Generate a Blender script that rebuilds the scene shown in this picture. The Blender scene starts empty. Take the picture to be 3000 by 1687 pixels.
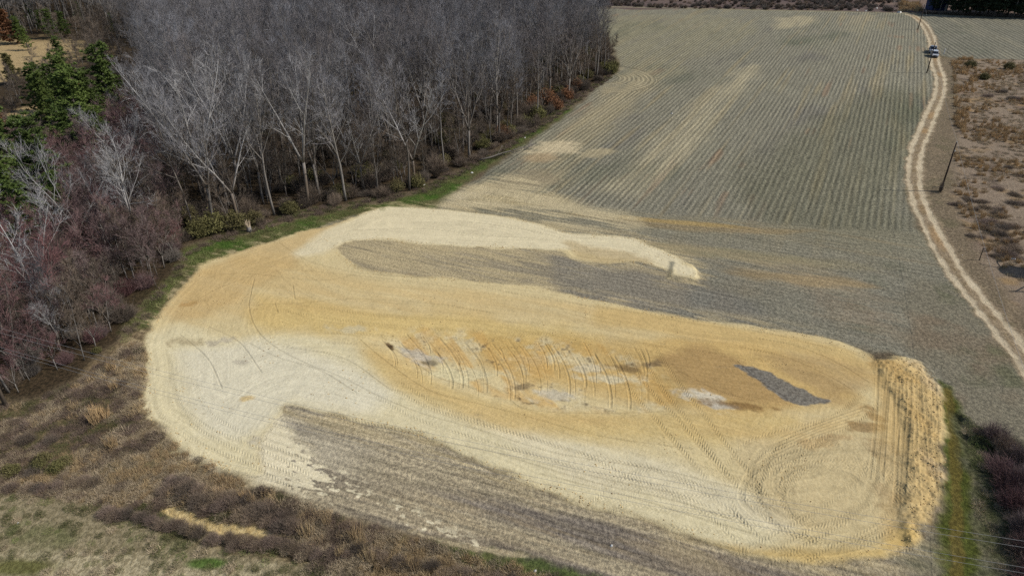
import bpy, math, random
import numpy as np
from mathutils import Vector, Matrix

# ------------------------------------------------------------------ camera, light, exposure
sc = bpy.context.scene
CAM_H = 44.0; PITCH = math.radians(30.0); FPX = 2040.0
cam_d = bpy.data.cameras.new("camera"); cam = bpy.data.objects.new("camera", cam_d)
sc.collection.objects.link(cam)
cam.location = (0, 0, CAM_H); cam.rotation_euler = (math.pi / 2 - PITCH, 0, 0)
cam_d.sensor_width = 36.0; cam_d.lens = FPX / 3000.0 * 36.0
cam_d.clip_start = 0.5; cam_d.clip_end = 20000
sc.camera = cam

SUN_EL = math.radians(42.0); SUN_AZ = math.radians(93.0)      # azimuth from +Y towards +X
w = bpy.data.worlds.new("World"); sc.world = w; w.use_nodes = True
nt = w.node_tree
sky = nt.nodes.new("ShaderNodeTexSky"); sky.sky_type = 'NISHITA'; sky.sun_disc = False
sky.sun_elevation = SUN_EL; sky.sun_rotation = SUN_AZ
nt.links.new(sky.outputs[0], nt.nodes["Background"].inputs[0])
nt.nodes["Background"].inputs[1].default_value = 0.095
sun_d = bpy.data.lights.new("sun", 'SUN'); sun = bpy.data.objects.new("sun", sun_d)
sc.collection.objects.link(sun)
sun_d.energy = 4.2; sun_d.angle = math.radians(0.5); sun_d.color = (1.0, 0.955, 0.89)
sdir = Vector((math.sin(SUN_AZ) * math.cos(SUN_EL), math.cos(SUN_AZ) * math.cos(SUN_EL), math.sin(SUN_EL)))
sun.rotation_euler = sdir.to_track_quat('Z', 'Y').to_euler()
sc.view_settings.view_transform = 'Standard'; sc.view_settings.look = 'None'
sc.view_settings.exposure = 0.14; sc.view_settings.gamma = 1.0
sc.view_settings.use_curve_mapping = False
sc.render.engine = 'CYCLES'
sc.cycles.use_denoising = False
sc.cycles.max_bounces = 4; sc.cycles.diffuse_bounces = 2; sc.cycles.glossy_bounces = 2
sc.cycles.transparent_max_bounces = 4

QUAL = 1.3            # density of the terrain sheet
random.seed(7); RNG = np.random.default_rng(11)
C = sc.collection
S = 3000.0 / 2576.0
CT, ST = math.cos(PITCH), math.sin(PITCH)

def gp(xd, yd):
    """survey point -> metres on the flat ground"""
    u = (np.asarray(xd, float) * S - 1500.0) / FPX
    v = (np.asarray(yd, float) * S - 843.5) / FPX
    dz = -ST - v * CT
    t = CAM_H / (-dz)
    return u * t, (CT - v * ST) * t
def G(x, y):
    a, b = gp(x, y); return float(a), float(b)
def poly(pts):
    a = np.array(pts, float); x, y = gp(a[:, 0], a[:, 1]); return np.stack([x, y], 1)
def catmull(P, n=8):
    P = np.asarray(P, float)
    Q = np.vstack([2 * P[0] - P[1], P, 2 * P[-1] - P[-2]])
    out = []
    for i in range(1, len(Q) - 2):
        for k in range(n):
            t = k / n
            out.append(0.5 * ((2 * Q[i]) + (-Q[i-1] + Q[i+1]) * t + (2*Q[i-1] - 5*Q[i] + 4*Q[i+1] - Q[i+2]) * t*t + (-Q[i-1] + 3*Q[i] - 3*Q[i+1] + Q[i+2]) * t**3))
    out.append(Q[-2]); return np.array(out)

# ------------------------------------------------------------------ noise in metres
_T = np.random.default_rng(5).random((256, 256)).astype(np.float32)
def vnoise(x, y, seed=0):
    x = x + seed * 17.31; y = y + seed * 9.77
    xi = np.floor(x).astype(np.int64); yi = np.floor(y).astype(np.int64)
    fx = (x - xi).astype(np.float32); fy = (y - yi).astype(np.float32)
    fx = fx * fx * (3 - 2 * fx); fy = fy * fy * (3 - 2 * fy)
    a = _T[xi & 255, yi & 255]; b = _T[(xi + 1) & 255, yi & 255]
    c = _T[xi & 255, (yi + 1) & 255]; d = _T[(xi + 1) & 255, (yi + 1) & 255]
    return (a * (1 - fx) + b * fx) * (1 - fy) + (c * (1 - fx) + d * fx) * fy
def fbm(x, y, size, octv=3, seed=0, ang=0.0, stretch=1.0):
    ca, sa = math.cos(ang), math.sin(ang)
    u = (x * sa + y * ca) / (size * stretch); v = (x * ca - y * sa) / size
    s = 0; amp = 1; tot = 0
    for o in range(octv):
        s = s + amp * vnoise(u * 2**o, v * 2**o, seed + o * 3); tot += amp; amp *= 0.55
    return (s / tot - 0.5) * 2.2          # about -1..1
def sstep(a, b, t):
    t = np.clip((t - a) / (b - a), 0, 1); return t * t * (3 - 2 * t)

def inside(P, x, y):
    n = len(P); c = np.zeros(x.shape, bool)
    for i in range(n):
        x0, y0 = P[i]; x1, y1 = P[(i + 1) % n]
        if y0 == y1: continue
        k = ((y0 > y) != (y1 > y)) & (x < (x1 - x0) * (y - y0) / (y1 - y0) + x0)
        c ^= k
    return c
def segdist(P, x, y, closed=False):
    """distance to polyline, arc length and signed offset"""
    n = len(P); best = np.full(x.shape, 1e9); s_ = np.zeros(x.shape); side = np.zeros(x.shape)
    acc = 0.0
    for i in range(n if closed else n - 1):
        x0, y0 = P[i]; x1, y1 = P[(i + 1) % n]
        dx, dy = x1 - x0, y1 - y0; L2 = dx * dx + dy * dy
        if L2 < 1e-9: continue
        L = math.sqrt(L2)
        rx, ry = x - x0, y - y0
        t = np.clip((rx * dx + ry * dy) / L2, 0, 1)
        ex, ey = rx - t * dx, ry - t * dy
        d = ex * ex + ey * ey
        m = d < best
        best = np.where(m, d, best); s_ = np.where(m, acc + t * L, s_)
        side = np.where(m, (rx * dy - ry * dx), side)
        acc += L
    d = np.sqrt(best); return d, s_, d * np.sign(side)

# ------------------------------------------------------------------ the terrain sheet (denser where it is near)
NU, NV = int(1400 * QUAL), int(820 * QUAL)
wing = np.array([1.9, 1.5, 1.25, 1.1, 1.0, .93, .88, .855])
uu = np.concatenate([-wing, np.tan(np.linspace(-0.70, 0.70, NU - 16)), wing[::-1]])
dep_near, dep_far = math.radians(60), math.radians(6.2)
vv = np.tan(np.linspace(dep_near - PITCH, dep_far - PITCH, NV))
U, V = np.meshgrid(uu, vv)
t_ = CAM_H / (ST + V * CT)
GX = (U * t_).ravel(); GY = ((CT - V * ST) * t_).ravel()
# far rows out to the horizon and near rows under the camera
far = np.array([450, 600, 850, 1300, 2200, 4000, 9000.0])
XF = np.concatenate([(uu * (d * CT + CAM_H * ST)) for d in far]); YF = np.concatenate([np.full(NU, d) for d in far])
near_y = GY[:NU].copy(); near_x = GX[:NU].copy()
XN = np.concatenate([near_x * k for k in (1.6, 1.25)]); YN = np.concatenate([near_y - d for d in (60, 18)])
X = np.concatenate([XN, GX, XF]); Y = np.concatenate([YN, GY, YF])
NR = NV + len(far) + 2
N = X.size
SX = np.full(N, -1e5); SY = np.full(N, -1e5)

def lin(c):
    c = np.asarray(c, float) / 255.0
    return np.where(c <= 0.04045, c / 12.92, ((c + 0.055) / 1.055) ** 2.4)
KD = 1.35                                   # sunlit ground reads about KD x albedo
def alb(c): return np.clip(lin(c) / KD, 0.004, 0.85)

CA = np.tile(alb((122, 108, 86)), (N, 1)); CB = np.tile(alb((84, 74, 60)), (N, 1))
RU = np.zeros(N); RV = np.zeros(N); RW = np.zeros(N)
BMP = np.ones(N); GR = np.full(N, 0.8); STK = np.full(N, 0.25); HT = np.zeros(N); REG = np.zeros(N, np.int32)

def paint(a, ca=None, cb=None, grain=None, streak=None, idx=None):
    sl = slice(None) if idx is None else idx
    a1 = a[:, None]
    if ca is not None: CA[sl] = CA[sl] * (1 - a1) + alb(ca) * a1
    if cb is not None: CB[sl] = CB[sl] * (1 - a1) + alb(cb) * a1
    if grain is not None: GR[sl] = GR[sl] * (1 - a) + grain * a
    if streak is not None: STK[sl] = STK[sl] * (1 - a) + streak * a
def region(pts, soft=0.6, rough=0.5, rs=2.0, seed=0, world=False, ang=0.0, stretch=1.0, smooth=True):
    P = pts if world else poly(pts)
    if smooth: P = catmull(np.vstack([P, P[:1]]), 3)[:-1]
    m = soft * 2 + rough * 1.2 + (12 if world else 1)
    lo = P.min(0) - m; hi = P.max(0) + m
    idx = np.nonzero((X > lo[0]) & (X < hi[0]) & (Y > lo[1]) & (Y < hi[1]))[0]
    x, y = X[idx], Y[idx]
    d, _, _ = segdist(P, x, y, True)
    d = np.where(inside(P, x, y), -d, d)
    sd = d + rough * fbm(x, y, rs, 3, seed + 40, ang, stretch)
    return idx, 1 - sstep(-soft, soft, sd), d
def blob(cx, cy, rx, ry, rot=0, soft=0.5, seed=0, rough=0.35, rs=3.0, ang=0.0, stretch=1.0):
    """an uneven patch; centre in survey coordinates, radii in metres"""
    x0, y0 = G(cx, cy); m = max(rx, ry) * 1.8
    idx = np.nonzero((abs(X - x0) < m) & (abs(Y - y0) < m))[0]
    dx, dy = X[idx] - x0, Y[idx] - y0; c, s = math.cos(rot), math.sin(rot)
    q = np.hypot((dx * c + dy * s) / rx, (-dx * s + dy * c) / ry)
    q = q + rough * fbm(X[idx], Y[idx], rs, 4, seed + 70, ang, stretch)
    return idx, 1 - sstep(1 - soft, 1 + soft, q)

A_ROW = math.radians(26.8); A_HEAD = math.radians(-66.0); A_ROWB = math.radians(13.2)
def setrows(idx, a, ang, wgt):
    m = a > 0.25
    i = idx[m]
    RU[i] = X[i] * math.cos(ang) - Y[i] * math.sin(ang); RV[i] = X[i] * math.sin(ang) + Y[i] * math.cos(ang)
    RW[i] = a[m] * (wgt if np.isscalar(wgt) else wgt[m])

# base: default streak frame
RU[:] = X * math.cos(A_HEAD) - Y * math.sin(A_HEAD); RV[:] = X * math.sin(A_HEAD) + Y * math.cos(A_HEAD)
big = fbm(X, Y, 9, 4, 1); med = fbm(X, Y, 2.2, 3, 2)
paint(sstep(-0.3, 0.7, big), (132, 118, 92), (92, 84, 62))
paint(0.6 * sstep(0.1, 0.9, -med), (100, 88, 66), (66, 58, 44))

WOOD = [(-500, 1040), (-120, 1030), (30, 1015), (190, 950), (300, 850), (370, 760), (430, 700), (455, 640), (470, 612), (560, 590), (650, 572), (740, 530), (860, 512), (1000, 490), (1080, 462), (1150, 425), (1240, 385), (1330, 325), (1400, 275), (1470, 225), (1530, 190), (1545, 160), (1510, 95), (1450, 30), (1420, -20), (1400, -110), (-700, -110)]
# --- wood floor
idx, a, d = region(WOOD, 1.2, 1.2, 3, 3); paint(a, (86, 72, 54), (48, 42, 32), 0.9, 0.1, idx); REG[idx[a > 0.5]] = 1
wmask = np.zeros(N); wmask[idx] = a
gpatch = sstep(0.25, 0.8, fbm(X, Y, 12, 3, 33)) * wmask
paint(gpatch * 0.7, (70, 76, 38), (44, 48, 26))
# clearings with tan grass
for k, bb in enumerate([(35, 135, 17, 20), (110, 118, 10, 10), (50, 292, 4, 9), (-20, 190, 8, 14), (-180, 150, 40, 30)]):
    idx, a = blob(bb[0], bb[1], bb[2], bb[3], 0, 0.35, k); paint(a, (196, 172, 128), (146, 124, 86), 0.7, 0.2, idx)

# --- scrub land on the right of the road
ROUGH = [(2380, 150), (2700, 150), (3400, 160), (3600, 900), (2720, 900), (2576, 800), (2480, 700), (2420, 600), (2385, 500), (2390, 400), (2400, 300), (2400, 200)]
idx, a, d = region(ROUGH, 2.0, 2.0, 4, 5)
x, y = X[idx], Y[idx]
paint(a, (160, 143, 122), (126, 110, 93), 0.8, 0.1, idx)
paint(a * sstep(0.0, 0.8, fbm(x, y, 7, 4, 8)), (138, 117, 100), (100, 84, 72), None, None, idx)
paint(a * sstep(0.2, 0.8, fbm(x, y, 4, 3, 9)), (176, 148, 108), (128, 104, 72), None, None, idx)
paint(a * 0.7 * sstep(0.25, 0.9, fbm(x, y, 5, 3, 19)), (86, 74, 64), (58, 50, 46), None, None, idx)
# bare strip beside the road
idx, a, d = region([(2350, 160), (2395, 150), (2400, 300), (2392, 400), (2388, 480), (2440, 600), (2520, 720), (2640, 860), (2760, 1000), (2700, 1040), (2576, 960), (2400, 760), (2330, 600), (2310, 480), (2340, 300)], 1.2, 1.0, 2, 6)
paint(a, (148, 132, 108), (100, 88, 70), 0.9, 0.4, idx)
paint(a * .6 * sstep(0, .6, fbm(X[idx], Y[idx], 3, 4, 191)), (124, 116, 88), (80, 76, 56), None, None, idx)
paint(a * .5 * sstep(0.1, .7, fbm(X[idx], Y[idx], 2, 4, 192)), (172, 152, 122), (124, 108, 86), None, None, idx)

# --- crop field A
FIELD = [(1470, 26), (1600, 22), (1900, 26), (2100, 30), (2292, 35), (2322, 60), (2342, 95), (2347, 150), (2356, 200), (2340, 260), (2312, 330), (2290, 390), (2283, 440), (2288, 500), (2300, 560), (2350, 640), (2420, 740), (2520, 860), (2640, 1000), (2700, 1160), (2500, 1140), (2400, 1000), (2240, 890), (1900, 830), (1400, 740), (850, 640), (820, 560), (1080, 510), (1180, 470), (1270, 400), (1350, 345), (1440, 275), (1520, 205), (1560, 160), (1520, 80)]
idx, a, d = region(FIELD, 0.9, 0.9, 3, 7)
x, y = X[idx], Y[idx]
paint(a, (158, 152, 131), (100, 98, 84), 0.8, 0.7, idx); REG[idx[a > 0.5]] = 2
n1 = fbm(x, y, 16, 4, 12, A_ROW, 2.2); n2 = fbm(x, y, 7, 3, 13, A_ROW, 3.0); n3 = fbm(x, y, 1.6, 2, 14, A_ROW, 22.0)
paint(a * sstep(0.05, 0.7, n1), (132, 131, 110), (84, 86, 71), None, None, idx)
paint(a * 0.65 * sstep(0.1, 0.8, n2), (164, 158, 134), (110, 108, 90), None, None, idx)
paint(a * 0.5 * sstep(0.25, 0.9, -n2), (120, 115, 108), (86, 83, 80), None, None, idx)
paint(a * 0.6 * sstep(0.2, 0.8, n3), (174, 160, 126), (118, 108, 82), None, None, idx)
n4 = fbm(x, y, 1.2, 2, 15, A_ROW, 30.0) * sstep(0.0, 0.6, fbm(x, y, 14, 2, 16))
paint(a * 0.55 * sstep(0.25, 0.7, n4), (160, 132, 106), (120, 98, 78), None, None, idx)
fmask = np.zeros(N); fmask[idx] = a
# paler streaky band
for k, (pp, cc, wt) in enumerate([
    ([(1500, 480), (1560, 430), (1700, 300), (1850, 190), (1900, 165), (1860, 230), (1760, 350), (1660, 450), (1600, 500)], (196, 184, 150), 0.85),
    ([(1330, 420), (1380, 350), (1500, 270), (1600, 210), (1640, 220), (1560, 300), (1480, 400), (1400, 470)], (180, 168, 134), 0.8),
    ([(1520, 40), (1800, 40), (1900, 80), (1750, 150), (1640, 210), (1560, 160)], (168, 160, 128), 0.6),
    ([(1570, 190), (1640, 180), (1650, 220), (1590, 260), (1480, 330), (1400, 360), (1480, 270)], (192, 178, 142), 0.7),
    ([(1950, 45), (2050, 40), (2030, 60), (1960, 75)], (204, 190, 152), 0.75), ([(2130, 42), (2190, 40), (2180, 70), (2140, 80)], (190, 176, 140), 0.5)]):
    idx, a, d = region(pp, 3.0, 3.0, 4, 80 + k, ang=A_ROW, stretch=3)
    st = sstep(-0.5, 0.5, fbm(X[idx], Y[idx], 1.4, 2, 60 + k, A_ROW, 25))
    paint(a * wt * (0.45 + 0.55 * st), cc, tuple(np.array(cc) * 0.72), None, None, idx)
# greener right part
idx, a, d = region([(2000, 330), (2200, 230), (2330, 240), (2280, 400), (2290, 560), (2300, 700), (2180, 640), (1900, 540), (1850, 430)], 5, 4, 8, 90)
paint(a * 0.5, (122, 119, 94), (74, 74, 56), None, None, idx)
# rows: main set, headland set, curved set at the wood corner
HL = lambda x, y: y - (gp(1300, 500)[1])                 # helper offset
P0 = np.array(G(1100, 492)); P1 = np.array(G(2290, 585))
hn = np.array([-(P1 - P0)[1], (P1 - P0)[0]]); hn /= np.linalg.norm(hn)
sdh = (X - P0[0]) * hn[0] + (Y - P0[1]) * hn[1] + 0.8 * fbm(X, Y, 4, 2, 21)
main = sstep(-0.6, 1.4, sdh) * fmask
m = main > 0.02
RU[m] = (X * math.cos(A_ROW) - Y * math.sin(A_ROW))[m]; RV[m] = (X * math.sin(A_ROW) + Y * math.cos(A_ROW))[m]
RW[m] = main[m] * (0.72 + 0.28 * fbm(X[m], Y[m], 12, 2, 22))
hd = (1 - sstep(-1.4, 0.6, sdh)) * fmask
RW += hd * 0.22
paint(hd * 0.65, (164, 156, 130), (106, 102, 84), None, 0.8)
s1 = fbm(X, Y, 1.3, 3, 24, A_HEAD, 14.0)
paint(hd * 0.5 * sstep(0.1, 0.8, s1), (172, 156, 122), (120, 108, 84))
low = hd * sstep(3, -14, sdh + 3)
paint(low * 0.45, (146, 142, 128), (98, 96, 88))
paint(low * 0.4 * sstep(0.2, 0.8, fbm(X, Y, 6, 3, 26)), (150, 136, 112), (104, 94, 76))
paint(low * 0.35 * sstep(0.2, 0.8, fbm(X, Y, 5, 3, 27)), (112, 116, 88), (70, 74, 56))
# curved end rows round the corner of the wood
cc0 = np.array(G(1500, 196)); rr = np.hypot(X - cc0[0], Y - cc0[1])
ring = sstep(5.5, 7, rr) * sstep(16.5, 15, rr) * sstep(-2, 1.5, (X - cc0[0])) * fmask
m = ring > 0.3; RU[m] = rr[m] * 0.8; RV[m] = np.arctan2(Y - cc0[1], X - cc0[0])[m] * 12; RW[m] = (0.75 + 0.5 * fbm(X, Y, 3, 2, 203))[m]
paint(ring * 0.6 * sstep(-.5, .4, fbm(X, Y, 3, 3, 204)), (186, 174, 142), (140, 128, 98))
# orange-brown run along the headland
idx, a, d = region([(1500, 540), (1700, 556), (1900, 572), (2050, 580), (1900, 590), (1700, 575), (1520, 552)], 0.7, 0.9, 2, 91, ang=A_HEAD, stretch=6)
paint(a * 0.42, (176, 148, 100), (122, 100, 62), None, None, idx)
# sandy patches inside the field
for k, bb in enumerate([(1395, 372, 5.6, 3.6, .3, (228, 210, 170)), (1360, 395, 3.5, 2.5, .3, (186, 164, 128)), (1230, 478, 5.5, 3.6, .4, (214, 196, 154)), (1160, 492, 5, 2.0, .2, (218, 204, 168)),
                        (1300, 505, 8, 2.6, .0, (204, 186, 142)), (1180, 515, 7, 1.6, 0, (216, 200, 160)), (1500, 385, 4, 2, .5, (190, 176, 140)), (1330, 450, 5, 4, .5, (168, 154, 124)), (1600, 620, 9, 1.6, -.2, (190, 172, 130)), (1850, 640, 14, 1.8, -.2, (160, 150, 118)), (2010, 700, 8, 1.5, -.2, (168, 146, 108)), (1650, 555, 12, .8, -.2, (186, 160, 106))]):
    idx, a = blob(*bb[:5], 0.45, 100 + k, 0.5, 1.6, A_HEAD, 3.0); paint(a * 0.85, bb[5], tuple(np.array(bb[5]) * .82), None, None, idx); RW[idx] *= (1 - 0.75 * a)

# field B on the far right
idx, a, d = region([(2312, 36), (2576, 45), (3000, 62), (3600, 90), (3600, 200), (2900, 165), (2576, 152), (2440, 147), (2368, 140), (2352, 95), (2330, 60)], 1.0, 0.8, 3, 10)
x, y = X[idx], Y[idx]
paint(a, (142, 138, 120), (96, 94, 82), 0.75, 0.6, idx); setrows(idx, a, A_ROWB, 0.9); RU[idx[a > 0.25]] *= 0.6; REG[idx[a > 0.5]] = 2
paint(a * 0.6 * sstep(0, 0.8, fbm(x, y, 10, 3, 28)), (126, 126, 108), (84, 86, 70), None, None, idx)
paint(a * 0.6 * sstep(0.1, 0.8, fbm(x, y, 5, 3, 29, A_ROWB, 8)), (166, 158, 134), (112, 108, 90), None, None, idx)
# pale verge at the far end, scrub beyond
idx, a, d = region([(1380, -60), (1500, 17), (1800, 22), (2290, 33), (2576, 43), (3400, 80), (4200, -60), (2600, -170), (1200, -170)], 1.0, 1.0, 6, 11)
x, y = X[idx], Y[idx]
paint(a, (124, 108, 100), (84, 72, 70), 0.7, 0.2, idx); REG[idx[a > 0.5]] = 0
paint(a * 0.7 * sstep(0, 0.7, fbm(x, y, 14, 4, 35, math.pi / 2, 2.5)), (152, 130, 112), (100, 84, 74), None, None, idx)
paint(a * 0.6 * sstep(0.2, 0.8, fbm(x, y, 10, 3, 36, math.pi / 2, 3)), (80, 66, 68), (56, 48, 52), None, None, idx)
RW[idx] *= (1 - a)
vp = poly([(1480, 17), (1800, 23), (2290, 35), (2576, 45), (3300, 82)])
d, s, o = segdist(vp, X, Y); paint(0.6 * (1 - sstep(0.8, 2.2, d + 0.5 * med)), (178, 170, 140), (130, 124, 98)); 

# --- green verge along the wood
idx, a, d = region([(310, 830), (380, 740), (430, 690), (470, 625), (600, 596), (720, 560), (860, 528), (1040, 495), (1130, 452), (1230, 398), (1330, 335), (1420, 280), (1452, 268), (1400, 305), (1310, 365), (1220, 425), (1130, 490), (1080, 528), (960, 530), (880, 548), (760, 590), (600, 640), (500, 680), (440, 740), (390, 810), (340, 850)], 1.0, 1.0, 2.5, 30)
x, y = X[idx], Y[idx]
paint(a, (108, 106, 68), (68, 70, 40), 0.8, 0.2, idx); REG[idx[a > 0.5]] = 3; RW[idx] *= (1 - a)
paint(a * 0.85 * sstep(-0.3, 0.5, fbm(x, y, 3.5, 3, 31)), (80, 112, 44), (50, 74, 26), None, None, idx)
paint(a * 0.6 * sstep(0.3, 0.9, fbm(x, y, 2.5, 3, 32)), (150, 136, 96), (104, 92, 62), None, None, idx)

# --- weedy ground at lower left, ditch and near meadow
idx, a, d = region([(-400, 1000), (60, 1020), (190, 960), (300, 860), (360, 830), (390, 870), (385, 1060), (520, 1170), (800, 1290), (1100, 1370), (1400, 1460), (1700, 1560), (1500, 1900), (-400, 1900)], 1.0, 1.2, 3, 37)
x, y = X[idx], Y[idx]
paint(a, (152, 133, 102), (100, 86, 66), 0.9, 0.1, idx)
paint(a * 0.7 * sstep(0, 0.7, fbm(x, y, 3, 4, 38)), (104, 84, 64), (62, 50, 40), None, None, idx)
paint(a * 0.6 * sstep(0.25, 0.8, fbm(x, y, 3, 4, 39)), (98, 96, 54), (60, 62, 34), None, None, idx)
paint(a * 0.6 * sstep(0.3, 0.8, fbm(x, y, 2, 4, 42)), (172, 150, 110), (120, 102, 72), None, None, idx)
idx, a, d = region([(-400, 1215), (0, 1225), (200, 1260), (420, 1310), (600, 1370), (760, 1400), (880, 1440), (1000, 1600), (800, 1900), (-400, 1900)], 1.2, 1.0, 3, 43)
x, y = X[idx], Y[idx]
paint(a, (168, 154, 122), (118, 108, 80), 0.8, 0.2, idx)
paint(a * 0.75 * sstep(0, 0.7, fbm(x, y, 3, 4, 44)), (128, 128, 86), (84, 86, 54), None, None, idx)
paint(a * 0.7 * sstep(0.35, 0.8, fbm(x, y, 2, 3, 45)), (86, 112, 44), (56, 78, 28), None, None, idx)
idx, a, d = region([(-300, 1380), (60, 1382), (250, 1385), (420, 1405), (560, 1430), (700, 1449), (700, 1900), (-300, 1900)], 0.8, 0.8, 2, 46)
x, y = X[idx], Y[idx]
paint(a, (202, 188, 152), (132, 120, 90), 0.75, 0.2, idx)
idx2, a2 = blob(60, 1425, 2.6, .9, 0, 0.4, 47); paint(a2 * 0.85, (106, 108, 50), (78, 76, 38), None, None, idx2)
idx2, a2 = blob(520, 1415, 1.4, .5, 0, 0.4, 48); paint(a2 * 0.85, (86, 122, 44), (60, 84, 30), None, None, idx2)
# --- lower stubble band
BAND = [(620, 1200), (760, 1252), (900, 1300), (1050, 1345), (1200, 1388), (1350, 1432), (1500, 1475), (1750, 1560), (2500, 1700), (2750, 1500), (2500, 1460), (2330, 1330), (2200, 1402), (2080, 1418), (1990, 1412), (1900, 1398), (1760, 1352), (1600, 1302), (1400, 1240), (1200, 1163), (1060, 1098), (900, 1060), (740, 1018), (690, 1050), (650, 1110)]
idx, a, d = region(BAND, 0.5, 0.7, 1.6, 50, ang=A_HEAD, stretch=2)
x, y = X[idx], Y[idx]
paint(a, (196, 181, 148), (146, 134, 111), 0.95, 1.0, idx); REG[idx[a > 0.5]] = 2
st = fbm(x, y, 2.4, 3, 51, math.radians(-70), 14.0)
paint(a * 0.85 * sstep(0.0, 0.5, st), (140, 130, 118), (98, 90, 84), None, None, idx)
gapw = sstep(0.1, 0.55, fbm(x, y, 1.5, 3, 52, math.radians(-70), 3.0)) * sstep(12, 3, np.hypot(x - G(690, 1120)[0], y - G(690, 1120)[1]))
setrows(idx, a, math.radians(-70), 0.3)
# green run below the band
idx, a, d = region([(1080, 1355), (1250, 1385), (1420, 1425), (1560, 1465), (1700, 1520), (1500, 1500), (1300, 1450), (1150, 1400)], 0.5, 0.5, 1, 53)
paint(a * 0.9, (92, 108, 52), (58, 70, 34), 0.9, 0.2, idx); REG[idx[a > 0.5]] = 3
idx, a, d = region([(1040, 1328), (1150, 1362), (1330, 1392), (1320, 1400), (1140, 1372), (1030, 1336)], 0.15, 0.2, .8, 54); paint(a * .8, (206, 190, 154), (166, 150, 118), None, None, idx)

# --- lower right meadow, green lane and ditch
idx, a, d = region([(2300, 690), (2420, 740), (2576, 900), (2800, 1150), (2900, 1900), (2200, 1900), (2260, 1440), (2370, 1240), (2390, 1050), (2340, 930), (2280, 880)], 1.5, 1.5, 3, 55)
x, y = X[idx], Y[idx]
paint(a, (150, 142, 120), (104, 99, 84), 0.85, 0.2, idx); RW[idx] *= (1 - a); REG[idx[a > 0.5]] = 0
paint(a * 0.7 * sstep(-0.1, 0.6, fbm(x, y, 5, 3, 56)), (152, 134, 110), (108, 94, 76), None, None, idx)
paint(a * 0.55 * sstep(0.1, 0.7, fbm(x, y, 4, 3, 57)), (104, 110, 78), (68, 74, 50), None, None, idx)
LANE = [(2366, 960), (2400, 985), (2425, 1080), (2445, 1200), (2455, 1300), (2462, 1500), (2465, 1700), (2350, 1700), (2360, 1449), (2358, 1330), (2378, 1200), (2370, 1060)]
idx, a, d = region(LANE, 0.5, 0.5, 1.2, 58)
x, y = X[idx], Y[idx]
paint(a * 0.95, (92, 100, 40), (58, 64, 24), 0.85, 0.2, idx); REG[idx[a > 0.5]] = 3
lp = catmull(poly([(2382, 980), (2400, 1100), (2406, 1250), (2408, 1449), (2408, 1650)]), 6)
dd, s, o = segdist(lp, x, y)
paint(0.75 * (1 - sstep(0.25, 0.6, abs(dd - 0.0) + .2 * fbm(x, y, .8, 2, 59))) * a, (124, 108, 56), (88, 76, 38), None, None, idx)
idx, a, d = region([(2400, 1040), (2490, 1090), (2640, 1150), (2760, 1700), (2480, 1900), (2462, 1449), (2440, 1200)], 0.8, 1.0, 2, 61)
x, y = X[idx], Y[idx]
paint(a, (104, 104, 74), (64, 66, 44), 0.9, 0.1, idx)
paint(a * .6 * sstep(0, .7, fbm(x, y, 2, 3, 62)), (134, 128, 112), (90, 86, 70), None, None, idx)
HT[idx] -= 0.55 * a * sstep(G(2500, 1200)[0] - 1.5, G(2500, 1200)[0] + 2.0, x)

# sand thinly spread over the stubble
i, a, d = region([(845, 605), (1000, 600), (1250, 618), (1400, 630), (1700, 690), (1700, 790), (1400, 740), (1290, 722), (1100, 700), (888, 670), (845, 640)], 1.0, 1.0, 3, 149, ang=A_HEAD, stretch=3)
paint(a * .9, (170, 158, 132), (130, 120, 100), 0.8, 0.8, i)
west = sstep(G(1420, 670)[0], G(1000, 640)[0], X[i]); paint(a * west * (.45 + .3 * fbm(X[i], Y[i], .8, 3, 341, A_HEAD, 8)), (206, 189, 150), (178, 160, 122), None, None, i)
for k, (pp, wt, cc) in enumerate([
    ([(670, 1070), (740, 1040), (860, 1090), (900, 1150), (820, 1180), (720, 1140)], 0.5, (222, 212, 186)),
    ([(845, 600), (1000, 605), (1250, 622), (1400, 640), (1460, 700), (1400, 740), (1290, 722), (1100, 700), (888, 668), (850, 640)], 0.85, (206, 188, 146)),
    ([(1080, 525), (1160, 480), (1260, 440), (1340, 440), (1420, 500), (1620, 545), (1500, 590), (1300, 552), (1180, 535)], 0.95, (212, 196, 156)),
    ([(1600, 600), (1900, 640), (2100, 680), (2140, 730), (1900, 700), (1700, 640)], 0.4, (184, 164, 126)),
    ([(1980, 680), (2250, 760), (2270, 860), (2100, 800)], 0.3, (170, 148, 120)),
    ([(850, 1240), (1200, 1360), (1600, 1450), (2100, 1500), (2100, 1430), (1700, 1360), (1200, 1220)], 0.3, (206, 182, 138))]):
    i, a, d = region(pp, 4.0 if k < 2 else 2.0, 1.8, 3, 150 + k, ang=A_HEAD, stretch=3)
    f1 = fbm(X[i], Y[i], 0.55, 4, 160 + k, A_HEAD, 9.0); f2 = fbm(X[i], Y[i], 4, 3, 170 + k, A_HEAD, 3.0)
    a = a * wt * sstep(-0.45, 0.25, f1 + 0.6 * f2)
    paint(a, cc, tuple(np.array(cc) * .86), 0.85, 0.4, i)
    RW[i] *= 1 - a * .8
i, a, d = region([(1380, 640), (1600, 672), (1700, 712), (1760, 712), (1900, 760), (1900, 815), (1650, 780), (1420, 735)], 1.5, 1.0, 3, 181, ang=A_HEAD, stretch=3)
paint(a * 0.4, (138, 136, 129), (100, 98, 94), 0.9, 0.6, i)

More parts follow.
